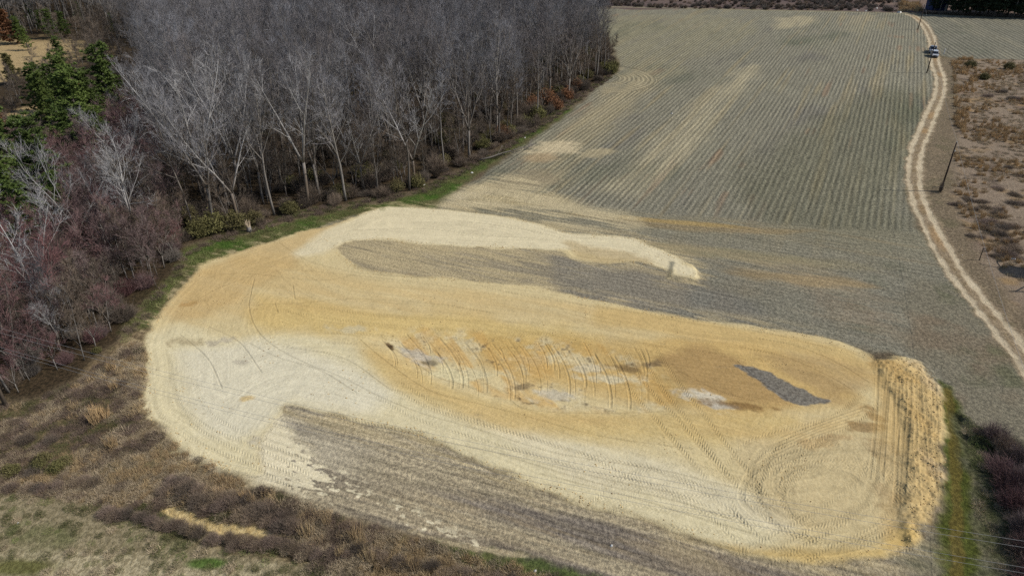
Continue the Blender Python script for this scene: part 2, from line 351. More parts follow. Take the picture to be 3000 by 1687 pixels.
# --- cleared soil
PAD = [(2215, 908), (2165, 882), (2110, 860), (2040, 843), (1900, 822), (1760, 805), (1640, 783), (1500, 755), (1400, 733), (1290, 716), (1180, 703), (1100, 697), (1000, 690), (930, 682), (888, 664), (858, 636), (852, 616), (920, 603), (1000, 608), (1100, 617), (1250, 624), (1400, 628), (1440, 652), (1530, 663), (1600, 660), (1650, 672), (1682, 684), (1682, 700), (1720, 700), (1745, 707), (1753, 690), (1740, 668), (1695, 645), (1650, 625), (1590, 600), (1500, 592), (1440, 590), (1380, 572), (1290, 548), (1180, 533), (1100, 527), (1000, 520), (950, 526), (900, 542), (850, 562), (760, 582), (700, 602), (620, 627), (560, 647), (505, 664), (494, 690), (450, 730), (400, 790), (375, 840), (364, 880), (372, 940), (364, 1000), (372, 1050), (420, 1085), (480, 1130), (550, 1172), (600, 1190), (655, 1190), (650, 1140), (672, 1080), (700, 1040), (740, 1018), (900, 1060), (1060, 1096), (1200, 1161), (1400, 1240), (1600, 1300), (1760, 1350), (1900, 1396), (1990, 1410), (2080, 1415), (2200, 1398), (2290, 1375), (2325, 1325), (2340, 1275), (2367, 1225), (2362, 1130), (2370, 1050), (2358, 985), (2335, 955), (2312, 915), (2260, 902)]
padP = poly(PAD)
idxP, aP, dP = region(catmull(np.vstack([padP, padP[:1]]), 3)[:-1], 0.5, 0.6, 1.2, 63, world=True, smooth=False, ang=A_HEAD, stretch=3.0)
x, y = X[idxP], Y[idxP]
dust = (1 - sstep(0.2, 3.6, dP)) * (1 - aP) * sstep(-.25, .45, fbm(x, y, .6, 4, 350, A_HEAD, 7.0) + .5 * fbm(x, y, 5, 2, 351)) * sstep(G(2180, 900)[0], G(1900, 900)[0], x) * sstep(-1.2, .6, -(x + 46) * -1)
paint(dust * .75, (208, 190, 148), (184, 166, 126), None, None, idxP)
REG[idxP[aP > 0.5]] = 4
paint(aP, (226, 207, 158), (208, 188, 138), 0.5, 0.3, idxP); RW[idxP] *= (1 - aP)
mi = idxP[aP > 0.1]
RU[mi] = -dP[aP > 0.1]; RV[mi] = X[mi] * 0.6 + Y[mi] * 0.3
pm = np.zeros(N); pm[idxP] = aP; BMP -= 0.72 * pm
PX, PY = X[idxP], Y[idxP]
i, a, d = region([(420, 1060), (500, 1150), (640, 1210), (800, 1262), (960, 1310), (1100, 1350), (1200, 1368), (1100, 1310), (980, 1250), (880, 1200), (800, 1165), (760, 1110), (720, 1060), (690, 1045), (640, 1060)], 0.8, 0.8, 2, 150)
full = np.full(N, 12.0); full[idxP] = dP; dpi = full[i]
f1 = 1.3 * fbm(X[i], Y[i], 0.34, 3, 151, math.radians(-70), 2.2); f2 = fbm(X[i], Y[i], 3, 3, 152, math.radians(-70), 4.0)
a = a * (1 - pm[i]) * sstep(-0.14, 0.14, 0.9 * f1 + 0.6 * f2 + 1.5 - np.clip(dpi, 0, 12) / 4.6)
paint(a, (232, 220, 186), (214, 201, 164), 0.6, 0.4, i); BMP[i] *= 1 - .6 * a
def padzone(pts, ca, cb, wt=1.0, soft=1.5, rough=1.5, rs=3, seed=0, ang=A_HEAD, stretch=2.0, grain=None, streak=None):
    i, a, _ = region(pts, soft, rough, rs, seed, ang=ang, stretch=stretch)
    a = a * pm[i] * wt; paint(a, ca, cb, grain, streak, i)
    return i, a
# pale lower left
padzone([(330, 850), (470, 800), (600, 850), (700, 835), (850, 850), (930, 900), (1010, 960), (1110, 1010), (1300, 1060), (1500, 1110), (1640, 1120), (1800, 1190), (1950, 1260), (1900, 1420), (1400, 1260), (1000, 1110), (740, 1020), (660, 1160), (860, 1300), (500, 1200), (300, 1000)], (234, 221, 180), (216, 202, 158), 0.95, 1.6, 1.8, 4, 64)
padzone([(450, 880), (640, 860), (850, 900), (980, 990), (900, 1040), (740, 1005), (600, 1100), (480, 1050)], (236, 228, 200), (222, 212, 182), 0.8, 1.6, 1.2, 3, 65)
padzone([(1250, 1080), (1600, 1130), (1850, 1210), (2000, 1290), (1950, 1340), (1600, 1240), (1300, 1150)], (232, 220, 186), (214, 200, 162), 0.7, 1.4, 1.5, 3, 66)
# warm sweep between the two
padzone([(900, 850), (1010, 900), (1150, 980), (1350, 1030), (1700, 1040), (2000, 1050), (1900, 1110), (1500, 1100), (1200, 1060), (1040, 1000), (940, 920)], (224, 198, 136), (202, 174, 110), 0.8, 1.2, 1.0, 3, 67)
padzone([(640, 740), (900, 780), (1200, 790), (1500, 850), (1400, 880), (1100, 850), (800, 840), (640, 810)], (226, 196, 126), (206, 176, 106), 0.75, 1.6, 1.5, 3, 68)
padzone([(480, 690), (700, 600), (900, 548), (840, 570), (760, 640), (600, 760), (440, 800), (440, 740)], (212, 182, 128), (190, 158, 106), 0.6, 1.2, 1.5, 3, 69)
# white finger
padzone([(790, 590), (860, 560), (960, 522), (1120, 526), (1300, 548), (1440, 588), (1600, 598), (1760, 690), (1700, 706), (1640, 662), (1420, 632), (1150, 622), (950, 604), (850, 620), (800, 640), (740, 640)], (236, 223, 186), (222, 208, 168), 0.92, 1.0, 1.0, 2.5, 71)
padzone([(1420, 610), (1500, 620), (1600, 640), (1640, 670), (1560, 668), (1460, 655)], (204, 182, 136), (164, 142, 100), 0.7, .7, 1.0, 2, 72)
# orange middle and dark tan
padzone([(1180, 830), (1500, 850), (1900, 850), (2080, 930), (2150, 1000), (2000, 1030), (1700, 1030), (1400, 960), (1200, 900)], (214, 178, 108), (188, 150, 84), 0.75, 1.6, 1.5, 3, 73)
padzone([(1640, 900), (1760, 872), (1880, 920), (1960, 980), (2000, 1015), (1850, 1015), (1720, 970)], (186, 154, 104), (158, 128, 80), 0.85, 1.0, 1.0, 2, 74)
padzone([(1500, 770), (1700, 800), (1900, 830), (2100, 870), (2200, 930), (2150, 960), (2050, 900), (1800, 850), (1500, 820)], (220, 190, 126), (200, 170, 106), 0.7, 0.8, 0.8, 3, 75)
padzone([(1900, 890), (2080, 890), (2200, 950), (2120, 1010), (2040, 980)], (186, 158, 112), (150, 124, 84), 0.7, 1, 1.2, 2, 76)
# dozed zone with uncovered pale and grey soil
DOZ = [(960, 850), (1080, 830), (1300, 840), (1520, 870), (1640, 920), (1700, 1000), (1600, 1036), (1400, 1026), (1240, 990), (1120, 955), (1020, 900)]
iD, aD, _ = region(DOZ, 0.8, 1.2, 2, 77)
dx_, dy_ = X[iD], Y[iD]; aD = aD * pm[iD]
g1 = fbm(dx_, dy_, 2.2, 4, 78)
paint(aD * 0.85 * sstep(-0.1, 0.4, g1), (234, 218, 174), (200, 182, 138), 0.8, 0.3, iD)
paint(aD * 0.7 * sstep(0.0, 0.5, fbm(dx_, dy_, 1.6, 3, 79, math.radians(-25), 4)), (222, 182, 112), (190, 150, 86), None, None, iD)
paint(aD * 0.75 * sstep(0.35, 0.75, fbm(dx_, dy_, 1.1, 4, 81)), (128, 110, 84), (92, 80, 62), 0.9, None, iD)
for k, bb in enumerate([(1150, 935, 2.4, 1.2, -.4, (238, 224, 176)), (1200, 930, 2.2, .8, -.2, (236, 220, 172)), (1060, 890, 2.2, 1.0, -.5, (216, 206, 184)), (1540, 945, 2.6, .9, -.1, (236, 222, 182)), (1480, 920, 2.0, .7, 0, (226, 212, 176)), (1400, 990, 2, .8, 0, (220, 208, 180)), (1775, 1000, 2.0, 1.1, -.5, (234, 225, 200)), (1800, 1018, 1.8, .5, -.2, (216, 206, 184)), (1850, 1018, 2.6, .5, -.2, (150, 118, 74)), (895, 828, 2.6, .7, -.1, (228, 212, 168)),
                        (978, 864, .3, .9, .5, (110, 84, 58)), (985, 872, .2, .5, .5, (70, 54, 38)), (1640, 912, 1.0, .5, 0, (140, 118, 86)), (1085, 905, .8, .5, 0, (132, 120, 92)), (1580, 920, 1.6, .6, -.4, (150, 124, 84)), (1310, 965, 1.0, .4, 0, (150, 130, 96)), (625, 1001, .55, .35, 0, (226, 198, 138)), (555, 858, 1.2, .7, .3, (208, 196, 168)), (600, 912, .8, .4, 0, (214, 204, 178)), (482, 765, 1.2, .8, 0, (196, 158, 102)), (470, 860, 1.5, 1.0, 0, (206, 190, 150)),
                        (2160, 1075, 1.6, .7, .2, (160, 130, 88)), (2090, 1105, 2.0, .5, .1, (176, 142, 96)), (2060, 1120, 1.4, .6, .1, (222, 184, 122)), (2240, 1255, 1.0, 1.2, .2, (172, 142, 98)), (2250, 940, 1.4, 2.6, 0, (186, 152, 98)), (2195, 1045, .8, 1.6, .2, (168, 138, 94)), (2310, 1060, .5, 2.6, 0, (222, 190, 130)), (2320, 930, .9, 2.2, 0, (226, 214, 184)), (2340, 970, .6, 1.6, 0, (228, 216, 188)), (2345, 1180, .6, 1.8, 0, (224, 208, 182)), (2220, 1130, 1.0, 1.2, .3, (160, 134, 96)), (720, 1120, 2.4, 1.4, 0, (206, 196, 172))]):
    idx, a = blob(*bb[:5], 0.5, 110 + k, 1.1, 0.8, math.radians(-50), 1.8); paint(a * pm[idx] * 0.85, bb[5], tuple(np.array(bb[5]) * .84), 0.75, None, idx)
# warmer right end
padzone([(2190, 900), (2380, 930), (2380, 1250), (2320, 1380), (2250, 1390), (2230, 1200), (2200, 1050)], (218, 184, 122), (188, 156, 96), 0.7, .8, 1.0, 2, 82, ang=0.1, stretch=4)
padzone([(1880, 1120), (2100, 1080), (2250, 1120), (2280, 1250), (2150, 1340), (1950, 1300), (1860, 1200)], (216, 196, 150), (190, 168, 124), 0.6, 1.4, 1.2, 2, 83)
padzone([(1700, 1360), (1900, 1370), (2150, 1380), (2290, 1330), (2290, 1400), (2050, 1430), (1850, 1400)], (224, 192, 122), (198, 166, 98), 0.75, .6, .6, 2, 84)
# grey sliver of old stubble left on the pad
idx, a, d = region([(1838, 915), (1870, 920), (1930, 935), (1990, 965), (2050, 995), (2090, 1008), (2060, 1020), (2010, 1018), (1960, 1000), (1900, 955)], 0.18, 0.35, 0.8, 85)
paint(a * 0.92, (138, 135, 126), (94, 92, 88), 0.9, 0.1, idx)
CA[idxP] *= (1 - .09 * aP)[:, None]; CB[idxP] *= (1 - .09 * aP)[:, None]
for k, (pp, cc, wt) in enumerate([
    ([(470, 700), (560, 660), (700, 640), (900, 700), (1200, 735), (1500, 775), (1800, 820), (2050, 855), (2200, 920), (2220, 1000), (2050, 940), (1800, 860), (1500, 825), (1200, 800), (900, 790), (640, 800), (440, 800)], (208, 176, 116), .5),
    ([(930, 880), (1000, 900), (1090, 965), (1200, 1000), (1350, 1030), (1650, 1045), (1600, 1075), (1300, 1075), (1130, 1030), (1010, 975), (940, 920)], (206, 172, 112), .55),
    ([(2180, 1000), (2080, 1050), (1900, 1075), (1700, 1060), (1700, 1090), (1900, 1110), (2060, 1095), (2190, 1050)], (204, 172, 114), .5)]):
    i, a, _ = region(pp, 1.8, 1.6, 4, 320 + k, ang=A_HEAD, stretch=4); st_ = sstep(-.7, .5, fbm(X[i], Y[i], 1.0, 3, 330 + k, A_HEAD, 9))
    paint(a * pm[i] * wt * (.4 + .6 * st_), cc, tuple(np.array(cc) * .9), None, None, i)
# broken dark crust along the pad's lower rim and crumbs everywhere
crumb = sstep(0.45, 0.9, fbm(PX, PY, 0.5, 3, 86, A_HEAD, 1.6)) * sstep(-0.2, 0.7, fbm(PX, PY, 5, 3, 87))
paint(crumb * aP * 0.42, (150, 136, 106), (118, 104, 80), None, None, idxP)

i2, a2, d2 = region(DOZ, 2.6, 0.5, 4, 199); HT[i2] -= 0.42 * a2
# --- two-track road
RC = [(2285, 37), (2303, 44), (2325, 62), (2343, 95), (2349, 130), (2354, 165), (2366, 198), (2363, 238), (2345, 282), (2326, 330), (2308, 375), (2299, 430), (2306, 490), (2330, 550), (2366, 620), (2410, 690), (2462, 755), (2515, 820), (2580, 905), (2650, 1000), (2760, 1150), (2900, 1400)]
RP = catmull(poly(RC), 6)
lo = RP.min(0) - 8; hi = RP.max(0) + 8
idx = np.nonzero((X > lo[0]) & (X < hi[0]) & (Y > lo[1]) & (Y < hi[1]))[0]
x, y = X[idx], Y[idx]; d, s, o = segdist(RP, x, y)
rn = 0.35 * fbm(x, y, 1.5, 3, 88); wv = 0.15 * fbm(x, y, 9, 2, 89)
a = 1 - sstep(1.25, 2.0, d + 1.6 * rn); paint(a * 0.85, (178, 158, 128), (128, 112, 90), 0.75, 0.1, idx); REG[idx[a > 0.5]] = 5; RW[idx] *= 1 - a
fade = 1 - 0.45 * sstep(150, 230, -y + 250) * 0
tr = (1 - sstep(0.18, 0.6, abs(d - 0.92 + wv) + 1.1 * rn)) * (0.75 + 0.25 * fbm(x, y, 2.5, 3, 190))
paint(tr * 0.95 * fade, (226, 210, 178), (206, 188, 154), 0.4, 0.1, idx)
cen = (1 - sstep(0.2, 0.5, d + rn)) * sstep(-0.1, 0.5, fbm(x, y, 1.0, 3, 92))
paint(cen * 0.7, (152, 132, 98), (108, 92, 66), None, None, idx)
oc = (1 - sstep(0.3, 0.8, d)) * sstep(0.2, 0.6, fbm(x, y, 10, 2, 93)); paint(oc * .35, (206, 164, 108), (176, 130, 78), None, None, idx)
HT[idx] -= 0.06 * tr
cr_ = sstep(.15, .55, fbm(x, y, 1.1, 4, 201)) * sstep(0.4, 1.6, d) * (1 - sstep(1.6, 2.6, d)); paint(cr_ * .6, (132, 122, 94), (92, 84, 62), None, None, idx)
# grassed-over near part of the road
nf = sstep(75, 50, y) * (1 - sstep(1.0, 2.2, d)) * sstep(-0.2, 0.5, fbm(x, y, 1.6, 3, 94)); paint(nf * .5, (140, 128, 104), (102, 92, 74), None, None, idx)

# gully of bare sand in the weeds
idx, a, d = region([(405, 1280), (440, 1272), (485, 1288), (530, 1308), (600, 1318), (680, 1330), (755, 1338), (730, 1347), (620, 1340), (540, 1333), (480, 1322), (440, 1300)], 0.18, 0.3, 0.8, 95)
paint(a, (230, 206, 150), (196, 168, 112), 0.8, 0.3, idx); HT[idx] -= 0.1 * a
idx, a, d = region([(400, 1295), (600, 1350), (850, 1380), (1100, 1440), (1100, 1500), (800, 1410), (560, 1370), (380, 1320)], 0.8, 0.4, 1, 96); HT[idx] -= 0.5 * a

# ------------------------------------------------------------------ heights: soil banks, furrows in the soil, tyre marks
HT += 0.10 * fbm(X, Y, 30, 2, 97) * (1 - pm)
HT[idxP] += aP * (0.03 + 0.025 * fbm(PX, PY, 1.4, 3, 98))
rimz = np.exp(-((dP + 0.5) / 0.6) ** 2)
HT[idxP] += rimz * 0.015 * (1 + fbm(PX, PY, .8, 3, 195)) + aP * 0.02 * np.clip(fbm(PX, PY, .35, 2, 196), 0, 1)
i, a, d = region([(2205, 905), (2260, 898), (2320, 915), (2365, 975), (2375, 1050), (2372, 1130), (2378, 1225), (2350, 1290), (2330, 1340), (2285, 1372), (2268, 1280), (2285, 1100), (2255, 1000), (2215, 960)], 0.6, 0.2, 1, 99)
HT[i] += a * 0.09 * np.clip(fbm(X[i], Y[i], .6, 3, 197) - .1, 0, 1)
paint(a * .4 * sstep(.3, .7, fbm(X[i], Y[i], .5, 3, 198)), (182, 150, 102), (140, 110, 70), None, None, i)
# soft bank round the outside edge of the cleared soil at the right end
idx, a, d = region([(2205, 905), (2260, 898), (2320, 915), (2365, 975), (2375, 1050), (2372, 1130), (2378, 1225), (2350, 1290), (2330, 1340), (2285, 1372), (2268, 1280), (2285, 1100), (2255, 1000), (2215, 960)], 0.6, 0.2, 1, 99)
HT[idx] += 0.32 * a * (1 + 0.5 * fbm(X[idx], Y[idx], .7, 3, 101))
idx, a, d = region([(1690, 660), (1740, 668), (1755, 690), (1745, 710), (1700, 704), (1685, 690)], 0.5, 0.2, 1, 102); HT[idx] += 0.35 * a

def track(pts, kind='lug', off=0.0, wd=0.27, depth=0.05, pitch=0.34, tint=0.12, n=6, smooth=True):
    P = poly(pts)
    if smooth and len(P) > 2: P = catmull(P, n)
    lo = P.min(0) - 2.5; hi = P.max(0) + 2.5
    i = np.nonzero((X > lo[0]) & (X < hi[0]) & (Y > lo[1]) & (Y < hi[1]))[0]
    d, s, o = segdist(P, X[i], Y[i])
    L = s.max() if s.size else 1
    for q in ([off] if np.isscalar(off) else off):
        e = o - q; ae = np.abs(e)
        m = (1 - sstep(wd * 0.85, wd * 1.15, ae)) * (d < 2.4) * sstep(0, 0.4, s) * sstep(L, L - 0.4, s)
        if kind == 'lug':
            depth_ = depth * .72 * (0.75 + 0.6 * fbm(X[i], Y[i], 2.5, 2, 310))
            h = -depth_ * 0.6 + depth_ * np.sin(2 * math.pi * (s / pitch + ae * 2.2 / 0.6))
            HT[i] += m * h
            pm_ = m * (0.5 - 0.5 * np.sin(2 * math.pi * (s / pitch + ae * 2.2 / 0.6)))
            CA[i] *= (1 - tint * pm_)[:, None]; CB[i] *= (1 - tint * pm_)[:, None]
        else:
            rim = np.exp(-((ae - wd * 1.3) / (wd * 0.5)) ** 2) * (d < 2.4) * sstep(0, 0.4, s) * sstep(L, L - 0.4, s)
            HT[i] += -depth * m + depth * 0.6 * rim
            CA[i] *= (1 - tint * m)[:, None]; CB[i] *= (1 - tint * m)[:, None]
TW = (-0.95, 0.95)
# swirls at the right end
rsw = random.Random(12)
for k in range(17):
    r = rsw.uniform(.3, 1.02); cx, cy = 2075 + rsw.uniform(-30, 30), 1225 + rsw.uniform(-25, 30); t0 = rsw.uniform(0, 6.28); al = rsw.uniform(1.5, 3.6); el = rsw.uniform(.85, 1.25)
    pts = [(cx + 205 * r * el * math.cos(t) + rsw.uniform(-5, 5), cy + 138 * r / el * math.sin(t) + rsw.uniform(-4, 4)) for t in np.linspace(t0, t0 + al, 9)]
    track(pts, rsw.choice(['lug', 'lug', 'rut']), TW if rsw.random() < .5 else 0.0, rsw.uniform(.1, .12) if False else .27, rsw.uniform(.015, .032), 0.36, tint=.07)
track([(2190, 1000), (2120, 1060), (2010, 1095), (1900, 1130), (1855, 1200), (1880, 1290), (1960, 1350), (2080, 1385)], 'lug', TW, 0.28, .027, tint=.08)
track([(2210, 985), (2140, 1050), (2030, 1105), (1950, 1180), (1940, 1260), (1990, 1320), (2080, 1345), (2180, 1300), (2230, 1200), (2215, 1090)], 'lug', TW, 0.28, .027, tint=.08)
track([(1860, 1420), (1960, 1365), (2080, 1300), (2180, 1220), (2240, 1120), (2250, 1000)], 'lug', TW, .28, .027, tint=.08)
track([(1960, 1410), (2060, 1350), (2180, 1290), (2260, 1180), (2280, 1060), (2275, 940)], 'lug', TW, .28, .026, tint=.08)
track([(1650, 1300), (1780, 1310), (1900, 1345), (2050, 1385), (2180, 1385), (2270, 1350)], 'lug', TW, .28, .027, tint=.08)
track([(1600, 1180), (1720, 1240), (1820, 1300), (1900, 1385)], 'lug', TW, .28, .03, tint=.08)
track([(1500, 1280), (1600, 1210), (1740, 1190), (1860, 1230), (1960, 1300), (2060, 1340)], 'lug', TW, .28, .026, tint=.08)
track([(1500, 1230), (1650, 1260), (1800, 1270), (1900, 1280)], 'lug', TW, .28, .03, tint=.08)
track([(1620, 870), (1680, 960), (1740, 1040), (1800, 1120), (1870, 1210), (1905, 1260)], 'lug', TW, .28, .045)
track([(1540, 870), (1600, 960), (1680, 1060), (1740, 1130), (1800, 1200)], 'lug', TW, .28, .05)
track([(960, 985), (1060, 1040), (1200, 1085), (1320, 1120), (1480, 1165), (1640, 1200), (1800, 1260)], 'lug', TW, .25, .04)
track([(1000, 960), (1120, 1030), (1300, 1090), (1480, 1150), (1620, 1225)], 'lug', 0, .25, .035)
track([(700, 770), (900, 800), (1100, 815), (1300, 822), (1500, 840), (1750, 870), (1950, 900)], 'lug', TW, .25, .03)
track([(800, 850), (1000, 855), (1200, 860), (1400, 845)], 'lug', TW, .25, .03)
track([(460, 960), (500, 1050), (620, 1120), (760, 1180)], 'lug', TW, .25, .035)
track([(400, 900), (420, 1020), (500, 1090), (640, 1150), (760, 1215)], 'lug', TW, .25, .035)
track([(820, 1040), (960, 1075), (1080, 1090)], 'lug', 0, .25, .035)
# narrow blade and edge lines
R1 = [
 [(632, 735), (626, 770), (640, 820), (680, 865), (760, 910), (860, 950), (960, 1000), (1060, 1040), (1200, 1080), (1400, 1140), (1650, 1180), (1800, 1215), (1960, 1250)],
 [(900, 850), (960, 900), (1040, 960), (1100, 990), (1180, 1010), (1300, 1040), (1500, 1095), (1750, 1130)],
 [(985, 870), (1040, 905), (1100, 945), (1160, 962), (1220, 985)],
 [(620, 768), (760, 762), (900, 752), (1100, 765), (1250, 790)],
 [(545, 690), (640, 690), (800, 705), (900, 690)], [(640, 700), (630, 740)],
 [(736, 715), (742, 755)], [(690, 760), (700, 790)], [(1280, 1000), (1330, 1028), (1500, 1035), (1680, 1032)],
 [(1190, 715), (1300, 740), (1450, 765), (1640, 792), (1900, 832), (2100, 880)],
 [(700, 610), (760, 650), (820, 670), (930, 690), (1100, 700)],
 [(480, 765), (560, 720), (700, 680), (860, 690), (1000, 705), (1200, 730)],
 [(1900, 850), (2000, 870), (2100, 910), (2190, 965)], [(1850, 870), (1980, 900), (2090, 950), (2150, 985)],
 [(1850, 905), (1900, 950), (1960, 990), (2000, 1010)], [(1700, 930), (1800, 980), (1900, 1010)],
 [(1110, 1110), (1300, 1150), (1500, 1200), (1700, 1240)], [(1350, 1190), (1550, 1240), (1750, 1300), (1900, 1345)], [(1250, 1140), (1500, 1215), (1700, 1260), (1850, 1310)],
 [(620, 860), (700, 900), (800, 930), (900, 990)], [(700, 870), (860, 900), (980, 980)], [(450, 840), (520, 900), (560, 980)], [(520, 820), (600, 860), (660, 940)],
 [(1030, 560), (1180, 560), (1300, 575), (1420, 600)], [(900, 580), (1050, 575), (1200, 590), (1400, 605)],
]
for k, r in enumerate(R1): track(r, 'rut', 0, 0.09, 0.03, tint=0.15)
rs = random.Random(3)
# dozer furrows down the middle zone
for k in range(44):
    x0 = 960 + k * 15.5 + rs.uniform(-8, 8); y0 = 845 + 0.05 * (x0 - 960) + rs.uniform(-15, 20)
    ln = rs.uniform(30, 150)
    pts = [(x0 + t * ln * (0.95 - 0.55 * t) * (1.25 - 0.0009 * (x0 - 960)), y0 + t * ln) for t in (0, .25, .5, .75, 1)]
    track(pts, 'rut', 0, rs.uniform(0.06, 0.14), rs.uniform(.012, .04), tint=rs.uniform(.02, .09))
# long stripes on the right bank
for k in range(15):
    x0 = 2212 + k * 9.5 + rs.uniform(-5, 5); y0 = 925 + 3 * k + rs.uniform(-10, 10); y1 = rs.uniform(1150, 1300)
    pts = [(x0 + 3 * math.sin(t * 3 + k) + t * t * (8 if k > 8 else -10) + (8 - k) * -1.5 * t, y0 + t * (y1 - y0)) for t in (0, .3, .6, 1)]
    track(pts, 'rut', 0, rs.uniform(.09, .16), rs.uniform(.008, .03), tint=rs.uniform(.04, .16))
for k in range(12):
    a0 = 1080 + 11 * k; track([(2180 - k * 8, a0 - 60), (2080 - 10 * k, a0 - 25), (1960 - 8 * k, a0 + 20 + 2 * k)], 'rut', 0, .12, .04, tint=.06) if k < 5 else track([(1600 + 20 * k, 1330 + 4 * k), (1900, 1350 + 4 * k), (2100, 1395 - 3 * (12 - k)), (2250, 1360 - 8 * (12 - k))], 'rut', 0, .1, .035, tint=.08)

# ------------------------------------------------------------------ ground material
def new_mat(name, rough=0.9):
    m = bpy.data.materials.new(name); m.use_nodes = True
    b = m.node_tree.nodes["Principled BSDF"]; b.inputs["Roughness"].default_value = rough
    b.inputs["Specular IOR Level"].default_value = 0.15
    return m, m.node_tree, b
class NB:
    def __init__(s, nt): s.t = nt
    def n(s, ty, **k):
        o = s.t.nodes.new(ty)
        for a, v in k.items():
            if a.startswith('i_'): o.inputs[int(a[2:])].default_value = v
            else: setattr(o, a, v)
        return o
    def l(s, a, b): s.t.links.new(a, b)
    def m(s, op, a, b=None, c=None, clamp=False):
        o = s.t.nodes.new("ShaderNodeMath"); o.operation = op; o.use_clamp = clamp
        for i, v in enumerate((a, b, c)):
            if v is None: continue
            if isinstance(v, (int, float)): o.inputs[i].default_value = v
            else: s.l(v, o.inputs[i])
        return o.outputs[0]
    def noise(s, vec, scale, detail=3, rough=0.6):
        o = s.n("ShaderNodeTexNoise"); o.inputs["Scale"].default_value = scale; o.inputs["Detail"].default_value = detail
        o.inputs["Roughness"].default_value = rough
        if vec is not None: s.l(vec, o.inputs["Vector"])
        return o.outputs["Fac"]
gm, gt, gb = new_mat("soil_and_stubble", 0.95); q = NB(gt); gb.inputs["Specular IOR Level"].default_value = 0.05
aca = q.n("ShaderNodeAttribute", attribute_name="ca").outputs["Color"]
acb = q.n("ShaderNodeAttribute", attribute_name="cb").outputs["Color"]
sep = q.n("ShaderNodeSeparateXYZ"); q.l(q.n("ShaderNodeAttribute", attribute_name="rows").outputs["Vector"], sep.inputs[0])
sp2 = q.n("ShaderNodeSeparateXYZ"); q.l(q.n("ShaderNodeAttribute", attribute_name="mix").outputs["Vector"], sp2.inputs[0])
u_, v_, w_ = sep.outputs[0], sep.outputs[1], sep.outputs[2]
pos = q.n("ShaderNodeNewGeometry").outputs["Position"]
n1 = q.noise(pos, 2.6, 5, 0.75)
fac = q.m('MULTIPLY_ADD', q.m('SUBTRACT', n1, 0.5), 6.0, 0.5, clamp=True)
fac = q.m('MULTIPLY', fac, sp2.outputs[0])
mx = q.n("ShaderNodeMix", data_type='RGBA'); q.l(fac, mx.inputs[0]); q.l(aca, mx.inputs[6]); q.l(acb, mx.inputs[7])
cv = q.n("ShaderNodeCombineXYZ"); q.l(q.m('MULTIPLY', u_, 2.2), cv.inputs[0]); q.l(q.m('MULTIPLY', v_, 0.10), cv.inputs[1])
ns = q.noise(cv.outputs[0], 1.0, 4, 0.7)
st = q.m('MULTIPLY', q.m('MULTIPLY', q.m('SUBTRACT', ns, 0.5), 1.7), sp2.outputs[1])
cw = q.n("ShaderNodeCombineXYZ"); q.l(u_, cw.inputs[0]); q.l(v_, cw.inputs[1])
wob = q.m('MULTIPLY', q.m('SUBTRACT', q.noise(cw.outputs[0], 0.35, 2), 0.5), 3.2)
ph = q.m('ADD', q.m('MULTIPLY', u_, 2 * math.pi / 0.95), wob)
sn = q.m('SINE', ph)
# every few rows a wheel row, and uneven growth along a row
cr = q.n("ShaderNodeCombineXYZ"); q.l(q.m('MULTIPLY', u_, 0.9), cr.inputs[0]); q.l(q.m('MULTIPLY', v_, 0.09), cr.inputs[1])
rowamp = q.m('MULTIPLY_ADD', q.noise(cr.outputs[0], 1.0, 2), 1.5, 0.15)
strp = q.m('MULTIPLY', q.m('MULTIPLY', sn, rowamp), w_)
bright = q.m('ADD', q.m('ADD', q.m('MULTIPLY', strp, 0.26), st), 1.0)
n2 = q.noise(pos, 5.0, 4, 0.8)
bright = q.m('ADD', bright, q.m('MULTIPLY', q.m('SUBTRACT', n2, 0.5), q.m('MULTIPLY', sp2.outputs[0], 1.1)))
n3 = q.noise(pos, 0.5, 4, 0.6)
bright = q.m('ADD', bright, q.m('MULTIPLY', q.m('SUBTRACT', n3, 0.5), 0.35))
n4 = q.noise(pos, 3.2, 4, 0.75); n5 = q.noise(pos, 0.28, 3, 0.6)
spk = q.m('MULTIPLY', q.m('MULTIPLY', q.m('SUBTRACT', n4, 0.60), 9.0, clamp=True), q.m('MULTIPLY', q.m('SUBTRACT', n5, 0.42), 5.0, clamp=True))
spk = q.m('MINIMUM', spk, 1.0)
bright = q.m('MULTIPLY', bright, q.m('SUBTRACT', 1.0, q.m('MULTIPLY', spk, 0.32)))
cf = q.n("ShaderNodeCombineXYZ"); q.l(q.m('MULTIPLY', u_, 7.0), cf.inputs[0]); q.l(q.m('MULTIPLY', v_, 0.22), cf.inputs[1])
fine = q.noise(cf.outputs[0], 1.0, 3, 0.7)
bright = q.m('ADD', bright, q.m('MULTIPLY', q.m('SUBTRACT', fine, 0.5), q.m('MULTIPLY', sp2.outputs[1], 0.7)))
vm = q.n("ShaderNodeVectorMath", operation='SCALE'); q.l(mx.outputs[2], vm.inputs[0]); q.l(q.m('MAXIMUM', bright, 0.25), vm.inputs[3])
q.l(vm.outputs[0], gb.inputs["Base Color"])
hsum = q.m('ADD', q.m('MULTIPLY', strp, 0.07), q.m('MULTIPLY', q.m('SUBTRACT', n1, 0.5), q.m('MULTIPLY', sp2.outputs[2], 0.30)))
hsum = q.m('ADD', hsum, q.m('MULTIPLY', st, 0.04))
bp = q.n("ShaderNodeBump"); bp.inputs["Strength"].default_value = 0.8; bp.inputs["Distance"].default_value = 1.0
q.l(hsum, bp.inputs["Height"]); q.l(bp.outputs[0], gb.inputs["Normal"])

